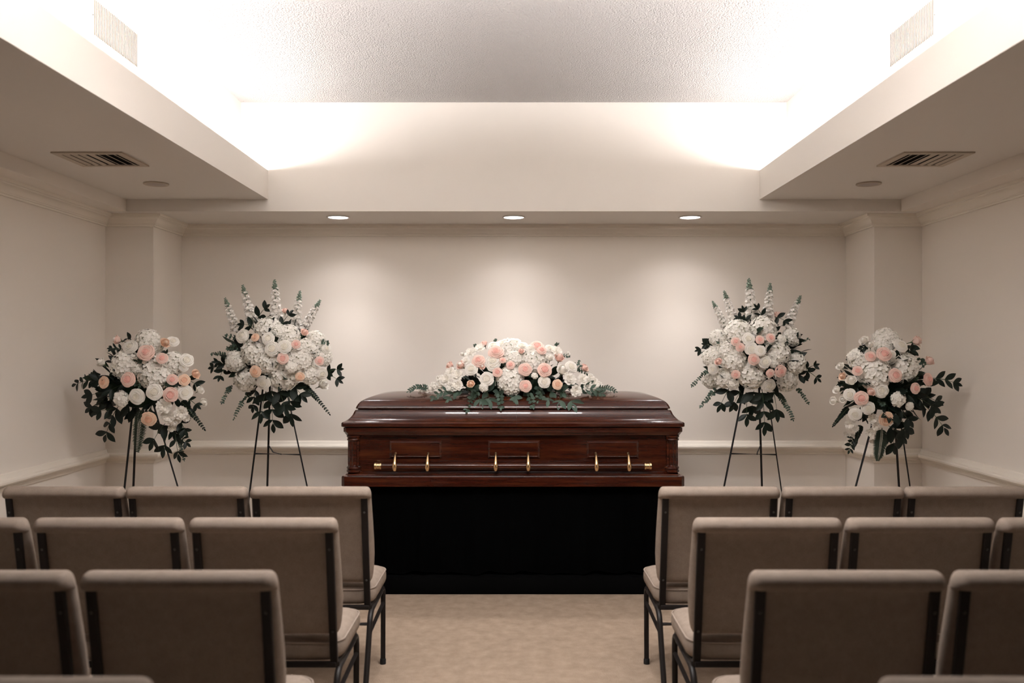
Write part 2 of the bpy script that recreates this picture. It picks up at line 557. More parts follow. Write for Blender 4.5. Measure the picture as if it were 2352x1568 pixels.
# carrying bars with brass arms
def xlathe(bm, prof, y, z, seg=20):
    m0 = len(bm.verts)
    lathe(bm, prof, (0, 0, 0), seg)
    bm.verts.ensure_lookup_table()
    for v in bm.verts[m0:]:
        a, b, c = v.co
        v.co = (c, y + b, z + a)
for sy_ in (-1, 1):
    yb = sy_ * (HW - .008)
    zb = .129
    bm = bmesh.new(); xlathe(bm, [(.004, -.845), (.0195, -.845), (.0195, .845), (.004, .845)], yb, zb, 24)
    bar = part('carrying_bar', bm, M_wood, casket)
    for e in (-1, 1):
        bm = bmesh.new()
        pr = [(.004, -.002), (.018, 0), (.0235, .004), (.0235, .016), (.021, .019), (.021, .034), (.0235, .037), (.0235, .046), (.02, .048)]
        xlathe(bm, [(r_, e * (.862 - z_)) for r_, z_ in pr], yb, zb, 24)
        part('end_cap', bm, M_brass, bar, label='brass end cap')
    for px in (-.733, -.530, -.107, .095, .518, .720):
        bm = bmesh.new()
        y_in = sy_ * (HW - .058)
        pts = [(px, y_in, .205), (px, y_in + sy_ * .014, .204), (px, y_in + sy_ * .030, .196), (px, y_in + sy_ * .043, .178), (px, yb + sy_ * .010, .155), (px, yb + sy_ * .016, .136), (px, yb + sy_ * .016, .118), (px, yb + sy_ * .010, .106)]
        tube(bm, pts, [.009, .0088, .0085, .0092, .0115, .0145, .0155, .0125], 12)
        lathe(bm, [(.004, .0), (.013, .0), (.014, .004), (.004, .006)], (px, 0, 0), 14)
        bm.verts.ensure_lookup_table()
        for v in bm.verts[-56:]:
            a, b, c = v.co
            v.co = (a, y_in + sy_ * c, .205 + b)
        xl = bmesh.new()
        part('handle_arm', bm, M_brass, casket, label='brass handle arm')
        xl.free()
for sx_ in (-1, 1):
    bm = bmesh.new()
    lathe(bm, [(.004, 0), (.016, 0), (.016, .004), (.008, .007), (.008, .012), (.015, .016), (.018, .022), (.015, .029), (.004, .032)], (0, 0, 0), 20)
    for v in bm.verts:
        a, b, c = v.co
        v.co = (sx_ * (HL - .061 + c * 1.5), -.20 + a, .135 + b)
    part('end_knob', bm, M_wood, casket)

# ------------------------------------------------------------------ chairs
def build_chair():
    t = thing('stacking_chair', '', 'chair', (0, 0, 0), 'rows of upholstered chairs')
    yr = lambda z: .080 * (1 - (z - .47) / .45)
    # backrest: rolled top edge that wraps over the rear
    bm = bmesh.new()
    R_ = []
    for z, w, rear, th, rad in ((.486, .240, .008, .030, .015), (.489, .249, .003, .046, .02), (.500, .255, 0, .060, .026), (.52, .259, 0, .070, .032), (.56, .263, 0, .080, .036),
                                (.61, .266, 0, .084, .038), (.68, .266, 0, .080, .036), (.76, .265, 0, .070, .032), (.83, .263, 0, .062, .028), (.866, .262, 0, .058, .026),
                                (.871, .262, -.004, .058, .027), (.8725, .263, -.016, .057, .03), (.878, .2635, -.024, .056, .032), (.888, .264, -.028, .055, .034), (.898, .263, -.026, .053, .034), (.908, .260, -.019, .049, .030), (.915, .256, -.010, .043, .024), (.9195, .250, .002, .034, .014), (.921, .240, .012, .026, .006)):
        y = yr(z)
        R_.append(rrect(w, y + rear, y + th, rad, z))
    loft(bm, R_)
    part('backrest', bm, M_fabric, t, angle=60)
    # seat
    bm = bmesh.new()
    R_ = []
    for ins, z in ((.03, .384), (.012, .386), (.004, .394), (0, .408), (0, .430), (.004, .444), (.010, .453), (.022, .462), (.045, .468), (.09, .472), (.15, .474)):
        R_.append(rrect(.266 - ins, .088 + ins * .6, .515 - ins * 1.2, .07 - min(ins, .05) * .6, z, 6))
    loft(bm, R_)
    st = part('seat', bm, M_fabric, t, angle=60)
    bm = bmesh.new()
    ring = rrect(.266 - .003, .088 + .003, .515 - .004, .07, .449, 8)
    tube(bm, ring + [ring[0], ring[1]], .0035, 6, False)
    part('piping', bm, M_piping, st)
    # rear uprights
    for s in (-1, 1):
        bm = bmesh.new()
        L = []
        for z in (.362, .40, .47, .60, .75, .873):
            y = yr(z) if z > .4 else yr(.4) + (.4 - z) * .1
            L.append([Vector((s * .236 + dx, y + dy, z)) for dx, dy in ((-.014, .002), (-.014, -.008), (-.011, -.011), (.011, -.011), (.014, -.008), (.014, .002))])
        loft(bm, L)
        up = part('upright', bm, M_steel, t, angle=30)
        for z in (.50, .81):
            bm = bmesh.new()
            lathe(bm, [(.001, .003), (.004, .0025), (.005, 0), (.005, -.001)], (0, 0, 0), 10)
            for v in bm.verts:
                a, b, c = v.co
                v.co = (s * .236 + a, yr(z) - .011 - c, z + b)
            part('bolt', bm, M_bolt, up)
    bm = bmesh.new()
    box(bm, -.245, .245, .075, .097, .364, .384, .004)
    box(bm, -.245, .245, .435, .455, .362, .383, .004)
    for s in (-1, 1):
        box(bm, s * .245 - .01, s * .245 + .01, .09, .44, .364, .383, .004)
    part('seat_frame', bm, M_steel, t, angle=30)
    for s in (-1, 1):
        bm = bmesh.new()
        tube(bm, bend([(s * .254, .425, .004), (s * .253, .440, .372), (s * .252, .36, .366)], .04), .0115, 10)
        lg = part('leg', bm, M_steel, t)
        bm = bmesh.new(); lathe(bm, [(.004, 0), (.0145, 0), (.0145, .022), (.0125, .026)], (s * .254, .425, 0), 12)
        part('foot_cap', bm, M_rubber, lg)
        bm = bmesh.new()
        tube(bm, bend([(s * .252, .37, .366), (s * .252, .075, .360), (s * .253, .02, .235), (s * .254, -.095, .004)], .055), .0125, 10)
        lg = part('leg', bm, M_steel, t)
        bm = bmesh.new(); lathe(bm, [(.004, 0), (.0155, 0), (.0155, .022), (.013, .026)], (s * .254, -.095, 0), 12)
        part('foot_cap', bm, M_rubber, lg)
        bm = bmesh.new(); tube(bm, [(s * .253, .436, .292), (s * .253, .038, .272)], .009, 8)
        part('stretcher', bm, M_steel, t)
    bm = bmesh.new(); tube(bm, [(-.252, .052, .310), (.252, .052, .310)], .0075, 8)
    part('stretcher', bm, M_steel, t)
    return t

chair0 = build_chair()
rows_ = [(3.79, 'front row nearest the casket', (-.888, -1.428, -1.965), (.898, 1.438, 1.972)),
         (3.09, 'second row', (-.892, -1.443, -2.000), (.904, 1.449, 1.994)),
         (2.348, 'third row', (-.907, -1.463), (.903, 1.457)),
         (1.575, 'last row nearest the camera', (-.925,), (.932,))]
pos = {0: 'aisle-end', 1: 'second from aisle', 2: 'wall-end'}
first = True
for d, rn, lx, rx in rows_:
    for sd, xs in (('left', lx), ('right', rx)):
        for k, x in enumerate(xs):
            c = chair0 if first else copy_tree(chair0)
            first = False
            c.location = (x, d, 0)
            c.rotation_euler.z = math.radians(R.uniform(-.25, .25))
            c['label'] = 'taupe padded chair, %s, %s, %s of the aisle' % (pos[k], rn, sd)

# ------------------------------------------------------------------ flowers
def place_grid(bm, fn, na, nt_, mi):
    rows = [[bm.verts.new(fn(-1 + 2 * i / (na - 1), j / (nt_ - 1))) for i in range(na)] for j in range(nt_)]
    for a, b in zip(rows, rows[1:]):
        for i in range(na - 1):
            f = bm.faces.new((a[i], a[i + 1], b[i + 1], b[i]))
            f.material_index = mi

def rose_ring(bm, rnd, Rr, Hh, n, z0, curl, close, mi, rot, na=7, nt_=7, ov=1.5):
    for k in range(n):
        ph = rot + 2 * PI * k / n + rnd.uniform(-.08, .08)
        dl = PI / n * ov
        rv = rnd.uniform(.94, 1.05)
        zv = rnd.uniform(-.04, .04)
        wob = rnd.uniform(-.04, .04)
        def fn(a, t):
            w = dl * min(1, .45 + 1.3 * t) * math.sqrt(max(.12, 1 - max(0, (t - .62) / .38 * .82) ** 2))
            ang = ph + a * w
            r = Rr * rv * math.sin(min(t, .88) / .88 * PI / 2) ** .75
            r *= 1 + .09 * a
            lip = max(0, (t - .72) / .28)
            r += Rr * curl * lip ** 1.6
            r *= 1 - close * max(0, (t - .45) / .55) ** 1.5
            z = z0 + Hh * t ** 1.35 - curl * .5 * Rr * lip ** 2 - .10 * Hh * a * a * t + zv * t
            r += wob * t * a
            return Vector((r * math.cos(ang), r * math.sin(ang), z))
        place_grid(bm, fn, na, nt_, mi)

def sepals(bm, rnd, mi, r=.42, z=-.12):
    for k in range(5):
        ph = 2 * PI * k / 5 + rnd.uniform(-.2, .2)
        def fn(a, t):
            rr = .10 + r * t
            return Vector((rr * math.cos(ph + a * .34 * (1 - t)), rr * math.sin(ph + a * .34 * (1 - t)), z - .05 + .42 * t * t))
        place_grid(bm, fn, 3, 5, mi)
    tube(bm, [(0, 0, z + .1), (0, 0, z - .14), (0, 0, z - .34), (.02, 0, -1.0)], [.17, .15, .06, .045], 8, True, mi)

def lip_rose(bm, rnd, rings_, hc, inner):
    """an opened rose: a low dome with ring after ring of overlapping curled petal lips"""
    hgt = lambda q: hc * max(0, 1 - q * q) ** .8
    prof = [(.02, -.25), (.30, -.22), (.62, -.10), (.86, .02), (.84, hgt(.84) - .13)]
    prof += [(q, hgt(q) - .13) for q in (.7, .55)]
    lathe(bm, prof, (0, 0, 0), 20, 0)
    lathe(bm, [(.55, hgt(.55) - .131), (.4, hgt(.4) - .12), (.25, hgt(.25) - .10), (.12, hgt(.1) - .06), (.02, hgt(0) - .02)], (0, 0, 0), 16, 1)
    ph0 = rnd.uniform(0, 6)
    for k in range(rings_):
        q = .07 + .80 * (k / (rings_ - 1)) ** 1.02
        n = 2 + int(q * 4.0)
        mi = 1 if q < inner else 0
        ph0 += 1.0 + rnd.uniform(-.3, .3)
        for m in range(n):
            ph = ph0 + 2 * PI * m / n + rnd.uniform(-.12, .12)
            w0 = PI / n * rnd.uniform(1.35, 1.6)
            zz = rnd.uniform(-.035, .045)
            out = .04 + .15 * q * q + rnd.uniform(-.01, .02)
            pinch = rnd.uniform(.02, .06)
            def fn(a, t):
                w = w0 * (1 - .22 * max(0, t - .5) * 2 * abs(a))
                ang = ph + a * w
                r = q * (1 + .13 * a) + out * t ** 1.8 - pinch * .3 * (1 - t)
                z = hgt(q) - .19 + (.22 - .04 * q) * (1 - (1 - t) ** 2) - .11 * a * a * t - .35 * out * t ** 3 + zz
                return Vector((r * math.cos(ang), r * math.sin(ang), z))
            place_grid(bm, fn, 7, 5, mi)
    for ring, (r0, ext, z0, n) in enumerate(((.80, .20, .07, 5), (.82, .27, -.03, 5))):
        for m in range(n):
            ph = ph0 + 2 * PI * (m + .5 * ring) / n + rnd.uniform(-.15, .15)
            w0 = PI / n * 1.3
            dz = rnd.uniform(-.05, .05)
            tip = rnd.uniform(.0, .06)
            def fn(a, t):
                w = w0 * math.sqrt(max(.05, 1 - (.82 * t) ** 3))
                r = r0 * (1 - .25 * (1 - t) ** 2) + ext * t + tip * t * (1 - a * a)
                z = z0 - .16 * (1 - t) + .10 * t - .14 * t * t + dz * t - .05 * a * a + .03 * math.sin(4 * a + ph)
                return Vector((r * math.cos(ph + a * w), r * math.sin(ph + a * w), z))
            place_grid(bm, fn, 7, 5, 0)

def rose_mesh(seed, kind):
    rnd = random.Random(seed)
    bm = bmesh.new()
    if kind == 'open':
        lip_rose(bm, rnd, 6, .54, .50)
    elif kind == 'full':   # ranunculus and garden rose
        lip_rose(bm, rnd, 8, .64, .34)
    else:                  # bud, seen from the side
        rot = rnd.uniform(0, 6)
        lathe(bm, [(.05, .1), (.30, .3), (.36, .7), (.22, 1.1), (.05, 1.2)], (0, 0, 0), 14, 1)
        for Rr, Hh, n, z0, curl, close, mi in ((.26, 1.30, 3, -.1, 0, .45, 1), (.42, 1.28, 3, -.1, .05, .30, 1), (.56, 1.18, 4, -.12, .14, .12, 0), (.66, .98, 5, -.14, .30, .0, 0)):
            rose_ring(bm, rnd, Rr, Hh, n, z0, curl, close, mi, rot, ov=1.55)
            rot += 1.1
    return done(bm, 'rose_' + kind, True)

def calyx_mesh(seed, big):
    rnd = random.Random(seed)
    bm = bmesh.new()
    sepals(bm, rnd, 0, .5 if big else .62, -.12)
    return done(bm, 'calyx', True)

def hydrangea_mesh(seed, lim=-.25, n=120, fr=.19, flat=.85):
    rnd = random.Random(seed)
    bm = bmesh.new()
    bmesh.ops.create_icosphere(bm, subdivisions=2, radius=.80)
    for f in bm.faces:
        f.material_index = 1
    ga = PI * (3 - math.sqrt(5))
    for i in range(n):
        z = 1 - (1 - lim) * (i + .5) / n
        rr = math.sqrt(max(0, 1 - z * z))
        th = ga * i + rnd.uniform(-.1, .1)
        nrm = Vector((rr * math.cos(th), rr * math.sin(th), z))
        nrm = (nrm + Vector([rnd.uniform(-.28, .28) for _ in range(3)])).normalized()
        c = Vector((rr * math.cos(th), rr * math.sin(th), z)) * rnd.uniform(.88, 1.02)
        q = nrm.to_track_quat('Z', 'Y') @ Quaternion((0, 0, 1), rnd.uniform(0, 6.28))
        f_ = fr * rnd.uniform(.82, 1.12)
        for k in range(4):
            qa = q @ Quaternion((0, 0, 1), k * PI / 2 + rnd.uniform(-.1, .1))
            cup = rnd.uniform(.05, .35)
            def fn(a, t):
                w = .56 * math.sin(PI * (.10 + .80 * t)) ** .8
                v = Vector((f_ * t, f_ * a * w, f_ * (cup * t * t + .18 * a * a * t - .05)))
                return c + qa @ v
            place_grid(bm, fn, 3, 4, 0)
    for v in bm.verts:
        v.co.z *= flat
    return done(bm, 'hydrangea', True)

def ruffle_mesh(seed):
    rnd = random.Random(seed)
    bm = bmesh.new()
    for (Rr, Hh, n, z0) in ((.28, .50, 3, 0), (.58, .48, 5, -.05), (.95, .30, 6, -.1)):
        for k in range(n):
            ph = 2 * PI * k / n + rnd.uniform(-.2, .2)
            w0 = PI / n * 1.35
            p1, p2 = rnd.uniform(0, 6), rnd.uniform(0, 6)
            def fn(a, t):
                w = w0 * min(1, .5 + t) * math.sqrt(max(.2, 1 - max(0, (t - .6) / .4 * .8) ** 2))
                r = Rr * t ** .8 * (1 + .06 * math.sin(5 * a + p1))
                z = z0 + Hh * t ** 1.2 + .12 * t * t * math.sin(4.5 * a + p2)
                return Vector((r * math.cos(ph + a * w), r * math.sin(ph + a * w), z))
            place_grid(bm, fn, 7, 5, 0)
    return done(bm, 'ruffle', True)

def spike_meshes(seed):
    """unit spike along +Z: white florets below, green buds at the tip"""
    rnd = random.Random(seed)
    bm = bmesh.new()
    N_ = 40
    top = .76
    for i in range(N_):
        u = i / (N_ - 1)
        z = u * top
        th = i * 2.4
        out = Vector((math.cos(th), math.sin(th), .35)).normalized()
        rad = .062 * (1 - .45 * u)
        c = Vector((0, 0, z)) + out * (.060 * (1 - .4 * u))
        q = (out + Vector([rnd.uniform(-.3, .3) for _ in range(3)])).normalized().to_track_quat('Z', 'Y') @ Quaternion((0, 0, 1), rnd.uniform(0, 6))
        for lay in range(2):
            for k in range(5):
                qa = q @ Quaternion((0, 0, 1), k * 2 * PI / 5 + lay * .6)
                s_ = rad * (1 if lay == 0 else .6)
                tl = .25 if lay == 0 else .7
                def fn(a, t):
                    w = .6 * math.sin(PI * (.12 + .76 * t)) ** .8
                    return c + qa @ Vector((s_ * t, s_ * a * w, s_ * (tl * t + .2 * a * a * t)))
                place_grid(bm, fn, 3, 4, 0)
    blooms = done(bm, 'blooms', True)
    bm = bmesh.new()
    tube(bm, [(0, 0, -.25), (0, 0, .5), (0, 0, .99)], [.010, .008, .005], 6)
    for i in range(17):
        u = i / 16
        z = top - .02 + u * .25
        th = i * 2.4
        o_ = Vector((math.cos(th), math.sin(th), .5)) * (.034 * (1 - .65 * u))
        m = Matrix.Translation(Vector((0, 0, z)) + o_) @ Matrix.Diagonal((1, 1, 1.35, 1))
        bmesh.ops.create_icosphere(bm, subdivisions=1, radius=.024 * (1 - .5 * u), matrix=m)
    for i in range(5):
        z = .1 + i * .13
        th = i * 2.1
        tube(bm, [(0, 0, z), (.045 * math.cos(th), .045 * math.sin(th), z + .03)], [.006, .004], 5)
    return blooms, done(bm, 'bud_stem', True)

def add_leaf(bm, base_, d, nrm, L, Wd, mi=0, fold=.25, droop=.15, shape=1.0, nt_=7):
    d = d.normalized()
    sd = d.cross(nrm)
    if sd.length < 1e-4:
        sd = d.cross(Vector((1, 0, 0)))
    sd.normalize()
    up = sd.cross(d).normalized()
    def fn(a, t):
        w = Wd * .5 * math.sin(PI * min(1, max(.02, t)) ** shape) ** .85
        if t > .995: w = Wd * .01
        return base_ + d * (L * t) + sd * (a * w) + up * (abs(a) * w * fold - droop * L * t * t)
    place_grid(bm, fn, 5, nt_, mi)

def branch_path(p0, p1, n=9, sag=.06):
    p0, p1 = Vector(p0), Vector(p1)
    L = (p1 - p0).length
    mid = (p0 + p1) / 2 + Vector((0, -.10 * L, sag * L * 2))
    return [p0 * (1 - t) ** 2 + mid * 2 * t * (1 - t) + p1 * t * t for t in (k / n for k in range(n + 1))], L

def green_mesh(kind, p0, p1, size, rnd, lift=None):
    bm = bmesh.new()
    pts, L = branch_path(p0, p1, 10, lift if lift is not None else .05 if kind in 'LSE' else .02)
    view = Vector((0, -1, .15))
    if kind == 'L':                       # broad pointed leaves in pairs
        tube(bm, pts, [.0028 - .0017 * k / 10 for k in range(11)], 5, True, 1)
        n = max(2, int(L / (size * .66)))
        for k in range(n):
            t = .12 + .80 * k / max(1, n - 1)
            i = min(9, int(t * 10)); f = t * 10 - i
            b_ = pts[i].lerp(pts[i + 1], f)
            d = (pts[i + 1] - pts[i]).normalized()
            sd = d.cross(view).normalized()
            for s in (-1, 1):
                if k == n - 1 and s == 1: pass
                dd = d * rnd.uniform(.55, .85) + sd * s * rnd.uniform(.6, .9) + view * rnd.uniform(-.25, .3)
                nn = view + Vector([rnd.uniform(-.5, .5) for _ in range(3)])
                l_ = size * rnd.uniform(1.0, 1.35) * (1 - .2 * t)
                add_leaf(bm, b_, dd, nn, l_, l_ * rnd.uniform(.44, .52), 0, .2, .12)
        add_leaf(bm, pts[-1], pts[-1] - pts[-2], view, size * .85, size * .36, 0, .2, .1)
    elif kind == 'E':                     # small round leaves in pairs
        tube(bm, pts, [.0024 - .0014 * k / 10 for k in range(11)], 5, True, 1)
        n = max(3, int(L / (size * .55)))
        for k in range(n):
            t = .05 + .92 * k / max(1, n - 1)
            i = min(9, int(t * 10)); f = t * 10 - i
            b_ = pts[i].lerp(pts[i + 1], f)
            d = (pts[i + 1] - pts[i]).normalized()
            sd = d.cross(view).normalized()
            ax = Quaternion(d, rnd.uniform(-.9, .9)) @ sd
            for s in (-1, 1):
                dd = d * .45 + ax * s + view * rnd.uniform(-.2, .3)
                l_ = size * rnd.uniform(.75, 1.1) * (1 - .35 * t)
                add_leaf(bm, b_, dd, view + Vector([rnd.uniform(-.7, .7) for _ in range(3)]), l_, l_ * .72, 2, .15, .1, .9, 6)
        add_leaf(bm, pts[-1], pts[-1] - pts[-2], view, size * .6, size * .35, 2, .15, .1, .9, 6)
    elif kind == 'N':                     # fern frond
        tube(bm, pts, [.0026 - .0016 * k / 10 for k in range(11)], 5, True, 1)
        n = 26
        for k in range(n):
            t = .06 + .92 * k / (n - 1)
            i = min(9, int(t * 10)); f = t * 10 - i
            b_ = pts[i].lerp(pts[i + 1], f)
            d = (pts[i + 1] - pts[i]).normalized()
            sd = d.cross(view).normalized()
            l_ = size * (math.sin(PI * (.22 + .74 * t)) ** .7) * rnd.uniform(.9, 1.05)
            for s in (-1, 1):
                add_leaf(bm, b_, d * .45 + sd * s + view * rnd.uniform(-.1, .2), view, l_, size * .17, 3, .25, .25, .9, 5)
    elif kind == 'S':                     # narrow frond of small toothed leaflets
        tube(bm, pts, [.0030 - .0018 * k / 10 for k in range(11)], 5, True, 1)
        n = 15
        for k in range(n):
            t = .02 + .95 * k / (n - 1)
            i = min(9, int(t * 10)); f = t * 10 - i
            b_ = pts[i].lerp(pts[i + 1], f)
            d = (pts[i + 1] - pts[i]).normalized()
            sd = d.cross(view).normalized()
            l_ = size * (1 - .6 * t) * rnd.uniform(.85, 1.1)
            for s in (-1, 1):
                add_leaf(bm, b_, d * .7 + sd * s * .7 + view * rnd.uniform(-.2, .2), view + Vector([rnd.uniform(-.3, .3) for _ in range(3)]), l_, l_ * .62, 0, .2, .15, .95, 5)
        add_leaf(bm, pts[-1], pts[-1] - pts[-2], view, size * .6, size * .3, 0)
    return done(bm, 'greenery', True)

GREEN = [M_leaf, M_stem, M_euc, M_leaf2]
def cols(me, ms):
    me = me.copy()
    for m in ms:
        me.materials.append(m)
    return me
LIB = {}
OPEN = [rose_mesh(s, 'open') for s in (1, 2, 3)]
FULL = [rose_mesh(s, 'full') for s in (4, 5)]
BUD = [rose_mesh(s, 'bud') for s in (6, 7)]
CAL = [cols(calyx_mesh(8, True), [M_sepal])]
WH, PK, PC = [M_pw, M_pwi], [M_pp, M_ppi], [M_po, M_poi]
LIB['W'] = [cols(m, WH) for m in OPEN]
LIB['R'] = [cols(m, WH) for m in FULL]
LIB['P'] = [cols(m, PK) for m in OPEN + FULL[:1]]
LIB['O'] = [cols(m, PC) for m in OPEN]
LIB['BW'] = [cols(m, [M_pw, M_pw]) for m in BUD]
LIB['BP'] = [cols(m, [M_pp, M_pp]) for m in BUD]
LIB['BB'] = [cols(m, [M_pp, M_pw]) for m in BUD]
LIB['BO'] = [cols(m, [M_po, M_po]) for m in BUD]
LIB['H'] = [cols(hydrangea_mesh(s), [M_hyd, M_hydc]) for s in (10, 11, 12)]
LIB['C'] = [cols(hydrangea_mesh(s, -.1, 70, .26, .7), [M_hyd, M_hyd]) for s in (13,)]
LIB['F'] = [cols(ruffle_mesh(s), [M_pw]) for s in (14, 15, 16)]
SPK = [tuple(cols(m, [mm]) for m, mm in zip(spike_meshes(s), (M_spk, M_tip))) for s in (20, 21, 22)]
NAME = {'W': ('rose', 'white rose'), 'R': ('ranunculus', 'round white many-petalled bloom'), 'P': ('rose', 'blush pink rose'), 'O': ('rose', 'peach rose'),
        'BW': ('rose_bud', 'white rosebud'), 'BP': ('rose_bud', 'blush pink rosebud'), 'BB': ('rose_bud', 'pale blush rosebud'), 'BO': ('rose_bud', 'peach rosebud'),
        'H': ('hydrangea', 'white hydrangea head'), 'C': ('carnation', 'white frilled carnation'), 'F': ('lisianthus', 'white ruffled bloom')}
GNAME = {'L': ('leaf_branch', 'dark green pointed leaves'), 'E': ('eucalyptus_sprig', 'grey green eucalyptus'), 'N': ('fern_frond', 'green fern frond'), 'S': ('foliage_frond', 'dark toothed frond')}

